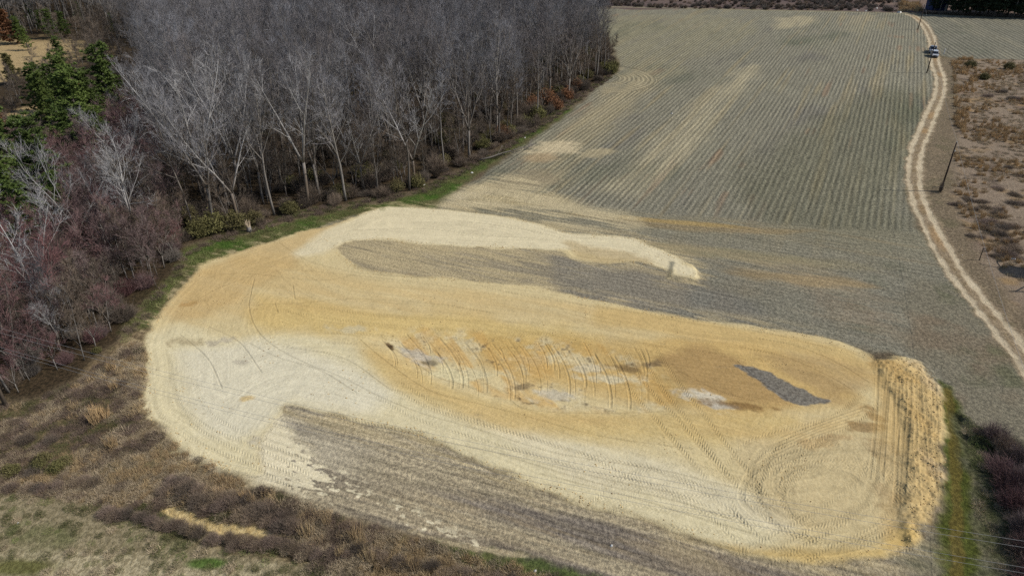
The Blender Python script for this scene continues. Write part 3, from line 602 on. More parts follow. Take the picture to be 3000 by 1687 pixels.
# ------------------------------------------------------------------ cut the sheet into named pieces
def emit(name, faces, mat):
    used = np.zeros(N, bool); used[faces.ravel()] = True
    mp = np.cumsum(used) - 1; vi = np.nonzero(used)[0]
    f = mp[faces].astype(np.int32)
    me = bpy.data.meshes.new(name); nv, nf = len(vi), len(f)
    me.vertices.add(nv); me.loops.add(nf * 4); me.polygons.add(nf)
    co = np.stack([X[vi], Y[vi], HT[vi]], 1).astype(np.float32)
    me.vertices.foreach_set("co", co.ravel()); me.loops.foreach_set("vertex_index", f.ravel())
    me.polygons.foreach_set("loop_start", np.arange(0, nf * 4, 4, dtype=np.int32))
    me.polygons.foreach_set("use_smooth", np.ones(nf, bool))
    for nm, arr in (("ca", CA), ("cb", CB)):
        at = me.attributes.new(nm, 'FLOAT_COLOR', 'POINT')
        at.data.foreach_set("color", np.concatenate([arr[vi], np.ones((nv, 1))], 1).astype(np.float32).ravel())
    for nm, arr in (("rows", (RU, RV, RW)), ("mix", (GR, STK, BMP))):
        at = me.attributes.new(nm, 'FLOAT_VECTOR', 'POINT')
        at.data.foreach_set("vector", np.stack([a[vi] for a in arr], 1).astype(np.float32).ravel())
    me.materials.append(mat); me.update(); me.validate()
    o = bpy.data.objects.new(name, me); C.objects.link(o); o["kind"] = "structure"
    return o
ids = np.arange(N).reshape(NR, NU)
F = np.stack([ids[:-1, :-1].ravel(), ids[:-1, 1:].ravel(), ids[1:, 1:].ravel(), ids[1:, :-1].ravel()], 1)
FR = REG[F[:, 0]]
for code, nm in ((0, "ground"), (1, "wood_floor"), (2, "crop_field"), (3, "grass_verge"), (4, "cleared_soil"), (5, "dirt_road")):
    emit(nm, F[FR == code], gm)
del F, FR, ids

# ------------------------------------------------------------------ object helpers
def tag(o, label=None, cat=None, group=None, kind=None):
    if label: o["label"] = label
    if cat: o["category"] = cat
    if group: o["group"] = group
    if kind: o["kind"] = kind
    return o
def empty(name, loc=(0, 0, 0), rz=0.0, sc_=1.0):
    o = bpy.data.objects.new(name, None); C.objects.link(o); o.location = loc; o.rotation_euler = (0, 0, rz)
    o.scale = (sc_,) * 3 if np.isscalar(sc_) else sc_
    o.empty_display_size = 0.3; return o
def mesh_of(name, V_, F_, mats, mi=None, smooth=False):
    me = bpy.data.meshes.new(name); me.from_pydata([tuple(v) for v in V_], [], F_)
    for m in (mats if isinstance(mats, (list, tuple)) else [mats]): me.materials.append(m)
    if mi is not None: me.polygons.foreach_set("material_index", np.array(mi, np.int32))
    if smooth: me.polygons.foreach_set("use_smooth", np.ones(len(me.polygons), bool))
    me.update(); return me
def link(name, me, parent=None, loc=None):
    o = bpy.data.objects.new(name, me); C.objects.link(o); o.parent = parent
    if loc: o.location = loc
    return o
class MB:
    """collects shapes into one mesh"""
    def __init__(s): s.v = []; s.f = []
    def box(s, x0, x1, y0, y1, z0, z1, tx=0.0, ty=0.0, bev=0.0):
        n = len(s.v); b = bev
        if b <= 0:
            for z, t1, t2 in ((z0, 0, 0), (z1, tx, ty)):
                s.v += [(x0 + t1, y0 + t2, z), (x1 - t1, y0 + t2, z), (x1 - t1, y1 - t2, z), (x0 + t1, y1 - t2, z)]
            s.f += [(n, n+3, n+2, n+1), (n+4, n+5, n+6, n+7), (n, n+1, n+5, n+4), (n+1, n+2, n+6, n+5), (n+2, n+3, n+7, n+6), (n+3, n, n+4, n+7)]
        else:
            def ring(z, i, t1=0, t2=0):
                X0, X1, Y0, Y1 = x0 + i + t1, x1 - i - t1, y0 + i + t2, y1 - i - t2
                return [(X0+b, Y0, z), (X1-b, Y0, z), (X1, Y0+b, z), (X1, Y1-b, z), (X1-b, Y1, z), (X0+b, Y1, z), (X0, Y1-b, z), (X0, Y0+b, z)]
            s.v += ring(z0, b) + ring(z0 + b, 0) + ring(z1 - b, 0, tx, ty) + ring(z1, b, tx, ty)
            s.f.append(tuple(n + 7 - k for k in range(8))); s.f.append(tuple(n + 24 + k for k in range(8)))
            for r in range(3):
                for k in range(8):
                    s.f.append((n+8*r+k, n+8*r+(k+1) % 8, n+8*r+8+(k+1) % 8, n+8*r+8+k))
        return s
    def tube(s, pts, rad, n=6, cap=True):
        pts = [Vector(p) for p in pts]; rad = [rad] * len(pts) if np.isscalar(rad) else rad
        b0 = len(s.v); ref = Vector((0, 0, 1)); 
        for i, p in enumerate(pts):
            d = (pts[min(i+1, len(pts)-1)] - pts[max(i-1, 0)]).normalized()
            r_ = ref if abs(d.z) < 0.95 else Vector((1, 0, 0))
            a = d.cross(r_).normalized(); b = d.cross(a)
            for k in range(n):
                t = 2 * math.pi * k / n; s.v.append(tuple(p + (a * math.cos(t) + b * math.sin(t)) * rad[i]))
        for i in range(len(pts) - 1):
            for k in range(n):
                s.f.append((b0+i*n+k, b0+i*n+(k+1) % n, b0+(i+1)*n+(k+1) % n, b0+(i+1)*n+k))
        if cap: s.f.append(tuple(b0 + k for k in range(n))[::-1]); s.f.append(tuple(b0 + (len(pts)-1)*n + k for k in range(n)))
        return s
    def prism(s, prof, x0, x1, ins=0.0):
        n = len(prof); b = len(s.v)
        s.v += [(x0, y, z) for y, z in prof] + [(x1, y, z) for y, z in prof]
        s.f.append(tuple(b + k for k in range(n))); s.f.append(tuple(b + n + k for k in range(n))[::-1])
        for k in range(n): s.f.append((b+k, b+n+k, b+n+(k+1) % n, b+(k+1) % n))
        return s
    def build(s, name, mat, parent=None, smooth=False):
        me = mesh_of(name, s.v, s.f, mat, smooth=smooth); bm_fix(me); return link(name, me, parent)
def bm_fix(me):
    import bmesh
    bm = bmesh.new(); bm.from_mesh(me); bmesh.ops.recalc_face_normals(bm, faces=bm.faces); bm.to_mesh(me); bm.free()

def simple(name, col, rough=0.8, metal=0.0, var=0.3, scale=3.0, objvar=0.0, spec=0.2, lift=None):
    """procedural surface: base colour with noise, optional per-object variation"""
    m, t, b = new_mat(name, rough); q = NB(t); b.inputs["Metallic"].default_value = metal; b.inputs["Specular IOR Level"].default_value = spec
    c = alb(col)
    tc = q.n("ShaderNodeTexCoord").outputs["Object"]
    nz = q.noise(tc, scale, 3, 0.65)
    f = q.m('MULTIPLY_ADD', q.m('SUBTRACT', nz, 0.5), var * 2, 1.0)
    if objvar:
        r = q.n("ShaderNodeObjectInfo").outputs["Random"]
        f = q.m('MULTIPLY', f, q.m('MULTIPLY_ADD', q.m('SUBTRACT', r, 0.5), objvar, 1.0))
    rgb = q.n("ShaderNodeRGB"); rgb.outputs[0].default_value = (*c, 1)
    out = rgb.outputs[0]
    if lift is not None:      # second tone chosen per object
        r2 = q.n("ShaderNodeObjectInfo").outputs["Random"]
        fr = q.m('FRACT', q.m('MULTIPLY', r2, 7.31))
        fr = q.m('ADD', q.m('MULTIPLY', fr, 0.7), q.m('MULTIPLY', nz, 0.3), clamp=True)
        mx = q.n("ShaderNodeMix", data_type='RGBA'); q.l(fr, mx.inputs[0]); q.l(out, mx.inputs[6]); mx.inputs[7].default_value = (*alb(lift), 1); out = mx.outputs[2]
    sc2 = q.n("ShaderNodeVectorMath", operation='SCALE'); q.l(out, sc2.inputs[0]); q.l(f, sc2.inputs[3]); q.l(sc2.outputs[0], b.inputs["Base Color"])
    return m
M = {}
M['bark'] = simple('grey_bark', (146, 141, 135), 0.9, var=0.4, scale=2.5, objvar=0.6, lift=(98, 90, 82))
M['pale_bark'] = simple('pale_bark', (170, 167, 164), 0.85, var=0.6, scale=1.5, objvar=0.25)
def butt(m, low, z0, z1):
    '''brown plated bark at the foot, smooth pale bark higher up'''
    t = m.node_tree; q = NB(t); b = t.nodes["Principled BSDF"]; src = b.inputs["Base Color"].links[0].from_socket
    sx = q.n("ShaderNodeSeparateXYZ"); q.l(q.n("ShaderNodeTexCoord").outputs["Object"], sx.inputs[0])
    nz = q.noise(q.n("ShaderNodeTexCoord").outputs["Object"], 1.2, 3)
    f = q.m('DIVIDE', q.m('SUBTRACT', q.m('ADD', sx.outputs[2], q.m('MULTIPLY', nz, 5.0)), z0), z1 - z0, clamp=True)
    mx = q.n("ShaderNodeMix", data_type='RGBA'); q.l(f, mx.inputs[0]); mx.inputs[6].default_value = (*alb(low), 1); q.l(src, mx.inputs[7]); q.l(mx.outputs[2], b.inputs["Base Color"])
butt(M['pale_bark'], (112, 100, 88), 6.0, 12.0)
M['twig'] = simple('grey_twig', (140, 141, 146), 0.9, var=0.4, scale=0.35, objvar=0.9, lift=(112, 103, 99))
M['pale_twig'] = simple('pale_twig', (160, 158, 158), 0.9, var=0.25, scale=1.0, objvar=0.2)
M['red_twig'] = simple('reddish_twig', (120, 82, 82), 0.9, var=0.35, scale=0.8, objvar=0.5, lift=(128, 116, 112))
M['brown_twig'] = simple('brown_twig', (132, 116, 100), 0.9, var=0.35, scale=0.8, objvar=0.55, lift=(100, 92, 84))
M['briar'] = simple('briar_stem', (146, 127, 117), 0.9, var=0.35, scale=1.2, objvar=0.5, lift=(154, 136, 110))
M['rust_leaf'] = simple('rust_leaf', (150, 104, 72), 0.8, var=0.35, scale=1.5, objvar=0.3, lift=(128, 98, 74))
M['olive_leaf'] = simple('olive_leaf', (122, 120, 72), 0.8, var=0.4, scale=1.2, objvar=0.4, lift=(108, 98, 68))
M['needle'] = simple('pine_needle', (112, 128, 64), 0.75, var=0.5, scale=0.8, objvar=0.5, lift=(86, 104, 54))
M['dark_needle'] = simple('dark_needle', (64, 76, 56), 0.8, var=0.4, scale=0.8, objvar=0.3)
M['straw'] = simple('dry_grass', (204, 180, 138), 0.9, var=0.3, scale=1.5, objvar=0.35, lift=(162, 136, 102))
M['gold'] = simple('golden_grass', (216, 182, 134), 0.9, var=0.3, scale=1.5, objvar=0.4, lift=(182, 156, 118))
M['weed'] = simple('dead_weed', (190, 171, 142), 0.9, var=0.35, scale=1.5, objvar=0.5, lift=(182, 166, 138))
M['dark_weed'] = simple('dark_weed', (146, 126, 112), 0.9, var=0.4, scale=1.2, objvar=0.5, lift=(96, 84, 72))
M['green_weed'] = simple('green_weed', (92, 98, 58), 0.9, var=0.4, scale=1.2, objvar=0.5, lift=(110, 106, 72))
M['grass'] = simple('green_grass', (112, 130, 66), 0.85, var=0.35, scale=1.5, objvar=0.4, lift=(142, 142, 94))
M['pole'] = simple('weathered_pole', (74, 62, 54), 0.9, var=0.35, scale=4)
M['wire'] = simple('aluminium_wire', (176, 174, 172), 0.5, metal=0.3, var=0.05)
M['ceramic'] = simple('white_ceramic', (225, 225, 222), 0.3, var=0.05, spec=0.5)
M['steel'] = simple('dark_steel', (70, 68, 66), 0.6, metal=0.4, var=0.2)
M['white_paint'] = simple('white_paint', (222, 222, 220), 0.5, var=0.08)
M['silver'] = simple('silver_paint', (214, 216, 220), 0.3, metal=0.35, var=0.04, spec=0.5)
M['greyblue'] = simple('grey_blue_paint', (128, 136, 152), 0.3, metal=0.35, var=0.04, spec=0.5)
M['glass'] = simple('car_glass', (24, 30, 42), 0.08, var=0.02, spec=0.6)
M['rubber'] = simple('rubber', (28, 28, 28), 0.85, var=0.1)
M['black'] = simple('black_plastic', (30, 30, 32), 0.6, var=0.1)
M['lens'] = simple('lamp_lens', (230, 230, 225), 0.15, var=0.03, spec=0.6)
M['blue_wall'] = simple('blue_siding', (44, 62, 108), 0.7, var=0.15)
M['roofing'] = simple('grey_roofing', (70, 72, 84), 0.8, var=0.2)
M['wood_pale'] = simple('split_wood', (206, 186, 158), 0.85, var=0.35, scale=5)
M['rock'] = simple('pale_litter', (225, 222, 214), 0.8, var=0.15)

# ------------------------------------------------------------------ plants
class Sliv:
    """thin blades gathered in numpy"""
    def __init__(s): s.a = []; s.b = []; s.w = []
    def add(s, a, b, w): s.a.append(a); s.b.append(b); s.w.append(w)
    def mesh(s, name, mat, rng, tri=True):
        a = np.array(s.a); b = np.array(s.b); w_ = np.array(s.w)[:, None]
        d = b - a; r = rng.normal(size=a.shape); c = np.cross(d, r); c /= np.linalg.norm(c, axis=1, keepdims=True) + 1e-9
        v = np.stack([a - c * w_ * .5, a + c * w_ * .5, b], 1).reshape(-1, 3)
        n = len(a); me = bpy.data.meshes.new(name)
        me.vertices.add(3 * n); me.loops.add(3 * n); me.polygons.add(n)
        me.vertices.foreach_set("co", v.astype(np.float32).ravel()); me.loops.foreach_set("vertex_index", np.arange(3 * n, dtype=np.int32))
        me.polygons.foreach_set("loop_start", np.arange(0, 3 * n, 3, dtype=np.int32)); me.materials.append(mat); me.update(); me.validate()
        return me

def rot_to(d, ang, az):
    """direction at an angle from d"""
    d = d / np.linalg.norm(d); r = np.array([0, 0, 1.0]) if abs(d[2]) < .9 else np.array([1.0, 0, 0])
    a = np.cross(d, r); a /= np.linalg.norm(a); b = np.cross(d, a)
    return d * math.cos(ang) + (a * math.cos(az) + b * math.sin(az)) * math.sin(ang)
def bare_tree(seed, H=20, r0=0.2, limbs=15, start=0.4, spread=0.28, lean=0.03, sub=6, tw=5, twl=1.0, tww=0.03, fork=0, up=0.35, mb=None):
    rng = np.random.default_rng(seed); rd = random.Random(seed)
    mb = MB(); sl = Sliv()
    def path(p, d, L, r, n, wander, upb):
        pts = [p]; dd = d.copy()
        for k in range(n):
            dd = dd + rng.normal(size=3) * wander + np.array([0, 0, upb / n]); dd /= np.linalg.norm(dd)
            pts.append(pts[-1] + dd * L / n)
        rad = [r * (1 - 0.78 * k / n) for k in range(n + 1)]
        return pts, rad
    def at(pts, t):
        f = t * (len(pts) - 1); i = min(int(f), len(pts) - 2); return pts[i] * (1 - f + i) + pts[i+1] * (f - i), pts[i+1] - pts[i]
    def twigs(pts, L, n):
        for k in range(n):
            p, d = at(pts, rd.uniform(0.25, 1.0)); e = rot_to(d, rd.uniform(.3, .9), rd.uniform(0, 6.28)); e[2] += 0.25
            l = twl * rd.uniform(.6, 1.3); q_ = p + e * l; sl.add(p, q_, tww)
            for j in range(3):
                t = rd.uniform(.2, .9); f = rot_to(e, rd.uniform(.3, .8), rd.uniform(0, 6.28)); sl.add(p + e * l * t, p + e * l * t + f * l * rd.uniform(.4, .7), tww * .7)
    def limb(p, d, L, r, upb):
        pts, rad = path(p, d, L, r, 5, .10, upb); mb.tube(pts, rad, 4, False)
        for k in range(sub):
            t = rd.uniform(.2, 1.0); p2, d2 = at(pts, t); e = rot_to(d2, rd.uniform(.4, .95), rd.uniform(0, 6.28))
            l2 = L * rd.uniform(.3, .55) * (1.15 - .5 * t); pp, rr_ = path(p2, e, l2, max(.018, r * (1 - .7 * t) * .5), 3, .13, .35)
            for a, b in zip(pp[:-1], pp[1:]): sl.add(a, b, rr_[1] * 2.2); sl.add(b, a, rr_[1] * 1.6)
            twigs(pp, l2, tw)
        twigs(pts[2:], L, tw)
    stems = [(np.zeros(3), np.array([rd.uniform(-lean, lean), rd.uniform(-lean, lean), 1.0]), H * .96, r0)]
    if fork:
        hb = H * rd.uniform(.22, .32)
        base = path(np.zeros(3), np.array([lean, 0, 1.0]), hb, r0, 3, .02, .2); mb.tube(base[0], [r0, r0 * .95, r0 * .9, r0 * .85], 7, True)
        stems = []
        for k in range(fork):
            az = 6.28 * k / fork + rd.uniform(-.4, .4); stems.append((base[0][-1], rot_to(np.array([0, 0, 1.0]), rd.uniform(.25, .6), az), (H - hb) * rd.uniform(.8, 1.05), r0 * .62))
    for p, d, L, r in stems:
        pts, rad = path(p, d, L, r, 9, .045, .25 if fork else .05); mb.tube(pts, rad, 6, True)
        st0 = start if not fork else .15
        n = limbs if not fork else max(6, int(limbs / fork * 1.3))
        for k in range(n):
            t = st0 + (1 - st0) * (k + rd.random()) / n; p2, d2 = at(pts, t)
            e = rot_to(d2, rd.uniform(.5, 1.05) * (1.1 - up * t), k * 2.4 + rd.uniform(-.5, .5))
            l = H * spread * (1.1 - .72 * (t - st0) / (1 - st0)) * rd.uniform(.65, 1.2)
            limb(p2, e, l, max(.02, r * (1 - .75 * t) * .55), .45)
    return mb, sl, rng
def protomesh(kind, seed, tm, cm, **k):
    mb, sl, rng = bare_tree(seed, **k)
    a = mesh_of(kind + '_trunk', mb.v, mb.f, tm, smooth=True); b = sl.mesh(kind + '_crown', cm, rng)
    return a, b
TALL = [protomesh('hardwood', 100 + i, M['bark'], M['twig'], H=h, r0=r, limbs=l, start=s, spread=sp, sub=6, tw=4, twl=1.05, tww=.036, fork=fk) for i, (h, r, l, s, sp, fk) in enumerate([
    (20, .2, 18, .38, .30, 0), (21, .24, 20, .34, .33, 2), (18, .16, 13, .48, .24, 0), (19, .22, 20, .32, .36, 0), (19, .26, 20, .3, .34, 3), (18, .15, 14, .42, .25, 0)])]
PALE = [protomesh('pale_hardwood', 200 + i, M['pale_bark'], M['pale_twig'], H=h, r0=r, limbs=l, start=s, spread=sp, sub=6, tw=4, twl=1.1, tww=.036, fork=fk) for i, (h, r, l, s, sp, fk) in enumerate([
    (22, .26, 18, .3, .30, 3), (21, .24, 16, .35, .32, 2), (15, .17, 14, .25, .34, 3), (16, .2, 16, .25, .34, 2)])]
SAP = [protomesh('sapling', 300 + i, M['bark'], m, H=h, r0=.08, limbs=12, start=.15, spread=.26, sub=5, tw=5, twl=.8, tww=.04, fork=fk, lean=.1) for i, (h, m, fk) in enumerate([
    (9, M['red_twig'], 3), (8, M['red_twig'], 4), (10, M['brown_twig'], 0), (7, M['brown_twig'], 3)])]

def pine(seed, H, R, mat, name='pine', start=.25, big=1.0):
    rng = np.random.default_rng(seed); rd = random.Random(seed); mb = MB(); sl = Sliv()
    mb.tube([(0, 0, 0), (.1, 0, H * .4), (.05, .1, H * .97)], [.2 * H / 12, .14 * H / 12, .03], 7)
    nb = 40
    for k in range(nb):
        t = start + (1 - start) * (k + .5) / nb; z = H * t
        prof = math.sin(min(1.0, (t - start) / (1 - start) * 1.25 + .22) * math.pi) ** .6 if t < .9 else .42
        L = R * max(.25, prof) * rd.uniform(.7, 1.15); az = k * 2.4 + rd.uniform(-.4, .4)
        e = np.array([math.cos(az), math.sin(az), rd.uniform(.05, .5)]); e /= np.linalg.norm(e)
        p0 = np.array([0.05, .05, z]); p1 = p0 + e * L
        mb.tube([p0, p0 + e * L * .5, p1 + np.array([0, 0, .2])], [.045, .03, .012], 3, False)
        for c in range(rd.randint(7, 10)):
            tt = rd.uniform(.3, 1.05); cc = p0 + e * L * tt + rng.normal(size=3) * np.array([.42, .42, .28]) * R / 2.8
            rc = rd.uniform(.3, .55) * big
            for j in range(44):
                d = rng.normal(size=3); d[2] = abs(d[2]) * .8 + .1; d /= np.linalg.norm(d)
                sl.add(cc + d * rc * .15, cc + d * rc * rd.uniform(.8, 1.25), rd.uniform(.10, .2) * big)
    return mesh_of(name + '_trunk', mb.v, mb.f, M['bark'], smooth=True), sl.mesh(name + '_crown', mat, rng)
PINE = [pine(400 + i, 11, 2.9 + .3 * i, M['needle'], start=.12) for i in range(3)]
DPINE = [pine(450 + i, 17, 4.4 + .3 * i, M['dark_needle'], 'dark_pine', .08, 1.9) for i in range(2)]
CEDAR = [pine(470, 7, 1.9, M['olive_leaf'], 'cedar', .04), pine(471, 7, 2.3, M['rust_leaf'], 'rusty', .06)]

def shrub(seed, R, H, n, mat, ln=.6, wd=.03, leafy=False):
    rng = np.random.default_rng(seed); rd = random.Random(seed); sl = Sliv()
    for k in range(n // 6):
        az = rd.uniform(0, 6.28); rr_ = R * math.sqrt(rd.random()); th = rd.uniform(.0, 1)
        top = np.array([rr_ * math.cos(az), rr_ * math.sin(az), H * (1 - .55 * (rr_ / R) ** 2) * rd.uniform(.5, 1.08)])
        base = top * np.array([.35, .35, 0]) + np.array([rd.uniform(-.2, .2), rd.uniform(-.2, .2), 0])
        mid = (base + top) / 2 + rng.normal(size=3) * .1
        sl.add(base, mid, wd * 1.3); sl.add(mid, top, wd)
        for j in range(5):
            t = rd.uniform(.2, 1); p = base * (1 - t) + top * t
            if leafy:
                q_ = p + rng.normal(size=3) * .14; sl.add(q_, q_ + rng.normal(size=3) * .12, .13)
            else:
                d = (top - base); d = d / np.linalg.norm(d) + rng.normal(size=3) * .55; sl.add(p, p + d * ln * rd.uniform(.4, 1), wd * .75)
    return sl.mesh('shrub_mesh', mat, rng)
BRI = [shrub(500 + i, 1.3, 1.3 + .2 * i, 2200, m, .45, .022) for i, m in enumerate([M['briar'], M['briar'], M['brown_twig']])]
OLV = [shrub(520 + i, 1.6, 2.2 + .4 * i, 3000, M['olive_leaf'], leafy=True) for i in range(2)]
RST = [shrub(540, 1.6, 2.8, 2600, M['rust_leaf'], leafy=True)]
TWB = [shrub(550 + i, 1.7, 2.6, 2600, m, .8, .028) for i, m in enumerate([M['red_twig'], M['brown_twig'], simple('ashen_twig', (134, 126, 118), 0.9, var=0.35, scale=0.8, objvar=0.5, lift=(112, 102, 92))])]
def tuft(seed, R, H, n, mat, wd=.03, flop=.3):
    rng = np.random.default_rng(seed); rd = random.Random(seed); sl = Sliv()
    for k in range(n):
        az = rd.uniform(0, 6.28); r_ = R * math.sqrt(rd.random()); b = np.array([r_ * math.cos(az), r_ * math.sin(az), 0])
        d = np.array([rd.gauss(0, flop), rd.gauss(0, flop), 1.0]) + b * .3; sl.add(b, b + d / np.linalg.norm(d) * H * rd.uniform(.5, 1.1), wd)
    return sl.mesh('tuft_mesh', mat, rng)
TUF = {'gold': [tuft(600 + i, .35, 1.1, 110, M['gold'], .035, .18) for i in range(2)],
       'straw': [tuft(610 + i, .45, .6, 120, M['straw'], .03, .5) for i in range(2)],
       'weed': [tuft(620 + i, .6, .55, 150, M['weed'], .03, .7) for i in range(3)],
       'grass': [tuft(630 + i, .5, .22, 120, M['grass'], .03, .6) for i in range(2)],
       'dark': [tuft(650 + i, .7, .7, 170, M['dark_weed'], .028, .6) for i in range(2)],
       'green': [tuft(655 + i, .6, .4, 150, M['green_weed'], .03, .6) for i in range(2)],
       'reed': [tuft(640, .5, 1.9, 90, M['straw'], .03, .12)]}

def ginside(P, x, y): return inside(P, np.array([x]), np.array([y]))[0]
GULLY = poly([(400, 1278), (440, 1270), (490, 1286), (540, 1306), (620, 1315), (700, 1326), (762, 1337), (735, 1360), (620, 1354), (540, 1348), (470, 1330), (430, 1308)])
def scatter(pts, step, jit=.45, seed=0, world=False, keep=None):
    P = pts if world else poly(pts); rng = np.random.default_rng(seed)
    lo, hi = P.min(0), P.max(0)
    gx, gy = np.meshgrid(np.arange(lo[0], hi[0], step), np.arange(lo[1], hi[1], step)); gx = gx.ravel(); gy = gy.ravel()
    gx = gx + rng.uniform(-jit, jit, gx.size) * step; gy = gy + rng.uniform(-jit, jit, gy.size) * step
    m = inside(P, gx, gy)
    m &= ~inside(GULLY, gx, gy)
    m &= (gy > 5) & (abs(gx) < (gy * CT + CAM_H * ST) * 0.80 + 6)
    gx, gy = gx[m], gy[m]
    if keep is not None: k = keep(gx, gy, rng); gx, gy = gx[k], gy[k]
    return gx, gy
def place2(name, pair, x, y, rz, s, label, cat, group=None, z=0.0, parts=('trunk', 'crown')):
    r = empty(name, (x, y, z), rz, s)
    for p, me in zip(parts, pair): link(p, me, r)
    tag(r, label, cat, group); return r
def place1(name, me, x, y, rz, s, label, cat, group=None, z=0.0):
    o = link(name, me, None, (x, y, z)); o.rotation_euler = (0, 0, rz); o.scale = s if not np.isscalar(s) else (s,) * 3
    tag(o, label, cat, group); return o

# one spread-out thing nobody could count: points that carry copies of a few meshes
def stuff(name, xs, ys, meshes, smin, smax, label, cat, seed=0, z=0.0, zs=None, which=None):
    coll = bpy.data.collections.new(name + "_kinds")
    for k, me in enumerate(meshes):
        if isinstance(me, tuple):       # trunk and crown welded into one kind
            import bmesh
            bm = bmesh.new(); bm.from_mesh(me[0]); nf = len(bm.faces); bm.from_mesh(me[1]); bm.faces.ensure_lookup_table()
            for f in bm.faces[nf:]: f.material_index = 1
            m2 = bpy.data.meshes.new(name + "_kind"); bm.to_mesh(m2); bm.free(); m2.materials.append(me[0].materials[0]); m2.materials.append(me[1].materials[0]); me = m2
        coll.objects.link(bpy.data.objects.new(f"{name}_kind", me))
    n = len(xs); rng = np.random.default_rng(seed)
    pm2 = bpy.data.meshes.new(name); pm2.vertices.add(n)
    zz = np.full(n, z) if zs is None else zs
    pm2.vertices.foreach_set("co", np.stack([xs, ys, zz], 1).astype(np.float32).ravel())
    sa = pm2.attributes.new("size", 'FLOAT', 'POINT'); sa.data.foreach_set("value", rng.uniform(smin, smax, n).astype(np.float32))
    ra = pm2.attributes.new("turn", 'FLOAT', 'POINT'); ra.data.foreach_set("value", rng.uniform(0, 6.283, n).astype(np.float32))
    ka = pm2.attributes.new("which", 'INT', 'POINT'); ka.data.foreach_set("value", (rng.integers(0, len(meshes), n) if which is None else np.asarray(which)).astype(np.int32))
    o = bpy.data.objects.new(name, pm2); C.objects.link(o); tag(o, label, cat, None, "stuff")
    ng = bpy.data.node_groups.new(name + "_spread", 'GeometryNodeTree')
    ng.interface.new_socket("Geometry", in_out='INPUT', socket_type='NodeSocketGeometry'); ng.interface.new_socket("Geometry", in_out='OUTPUT', socket_type='NodeSocketGeometry')
    gi = ng.nodes.new("NodeGroupInput"); go = ng.nodes.new("NodeGroupOutput"); ip = ng.nodes.new("GeometryNodeInstanceOnPoints")
    ci = ng.nodes.new("GeometryNodeCollectionInfo"); ci.inputs[0].default_value = coll; ci.inputs[1].default_value = True; ci.inputs[2].default_value = True
    def na(nm, ty):
        a = ng.nodes.new("GeometryNodeInputNamedAttribute"); a.data_type = ty; a.inputs[0].default_value = nm; return a.outputs[0]
    L_ = ng.links.new
    L_(gi.outputs[0], ip.inputs["Points"]); L_(ci.outputs[0], ip.inputs["Instance"]); ip.inputs["Pick Instance"].default_value = True
    L_(na("which", 'INT'), ip.inputs["Instance Index"]); L_(na("size", 'FLOAT'), ip.inputs["Scale"])
    cx = ng.nodes.new("ShaderNodeCombineXYZ"); L_(na("turn", 'FLOAT'), cx.inputs[2]); L_(cx.outputs[0], ip.inputs["Rotation"])
    L_(ip.outputs[0], go.inputs[0])
    md = o.modifiers.new("spread", 'NODES'); md.node_group = ng
    return o

EDGE = poly([(300, 850), (370, 760), (430, 700), (455, 640), (470, 612), (560, 590), (650, 572), (740, 530), (860, 512), (1000, 490), (1080, 462), (1150, 425), (1240, 385), (1330, 325), (1400, 275), (1470, 225), (1530, 190), (1545, 160), (1510, 95), (1450, 30), (1420, -20)])
def survey(x, y):
    """metres -> survey point (inverse of gp)"""
    z = y * CT + CAM_H * ST; d = CAM_H * CT - y * ST
    return (1500 + x / z * FPX) / S, (843.5 + d / z * FPX) / S

PL = [(296, 318, PINE, 1, 1.12, "dark round-crowned pine right of the pine cluster at left"), (190, 310, PINE, 0, 1.0, "tall mid-green pine at the back of the left pine cluster"),
      (222, 372, PINE, 2, 1.02, "broad green pine in the middle of the left pine cluster"), (140, 345, PINE, 0, .86, "narrow pine on the left side of the left pine cluster"),
      (275, 425, PINE, 1, .74, "bright green pine at the front of the left pine cluster"), (140, 560, PINE, 2, 1.08, "large bright pine cut by the left edge of the picture"),
      (60, 520, PINE, 0, 1.05, "large pine at the left edge, behind the biggest one"), (178, 612, PINE, 1, .72, "yellow-green pine below the large pine at the left edge"), (95, 640, PINE, 0, .7, "lowest pine at the left edge above the thicket"),
      (38, 212, CEDAR, 0, .9, "single small cedar in the tan clearing"), (72, 128, PINE, 0, .5, "small pine on the clearing's right edge"), (58, 112, PINE, 1, .62, "small dark pine behind the clearing"),
      (135, 98, PINE, 2, .72, "bushy pine behind the clearing, next to the rust-coloured cedar"), (168, 96, PINE, 0, .62, "pointed pine right of the bushy one behind the clearing"), (112, 82, PINE, 1, .55, "young pine half hidden behind the clearing's pines"),
      (160, 172, PINE, 2, .66, "pine between the clearing and the big cluster"), (205, 62, PINE, 1, .6, "far pine standing in the grey trees at upper left"), (368, 62, PINE, 2, 1.05, "broad pine crown alone among grey crowns at the top"),
      (28, 112, CEDAR, 1, 1.2, "rust-coloured round tree behind the tan clearing"), (335, 52, PINE, 0, .6, "small pine left of the broad pine at the top"), (10, 78, PINE, 2, .7, "dark pine at the left edge behind the clearing"),
      (85, 60, PINE, 0, .7, "pine far back near the top left"), (290, 88, PINE, 1, .5, "tiny pine in the grey trees right of the clearing"), (2, 330, CEDAR, 1, .7, "small brown cedar at the left edge under the clearing"),
      (222, 300, CEDAR, 1, .9, "rust-brown cedar between two green pines of the cluster"), (150, 282, PINE, 1, .7, "small pine at the back left of the cluster"), (285, 445, CEDAR, 1, .5, "low rust-leaved bush in front of the bright green pine"),
      (550, 36, PINE, 1, .4, "olive pine tip among grey crowns at the top")]
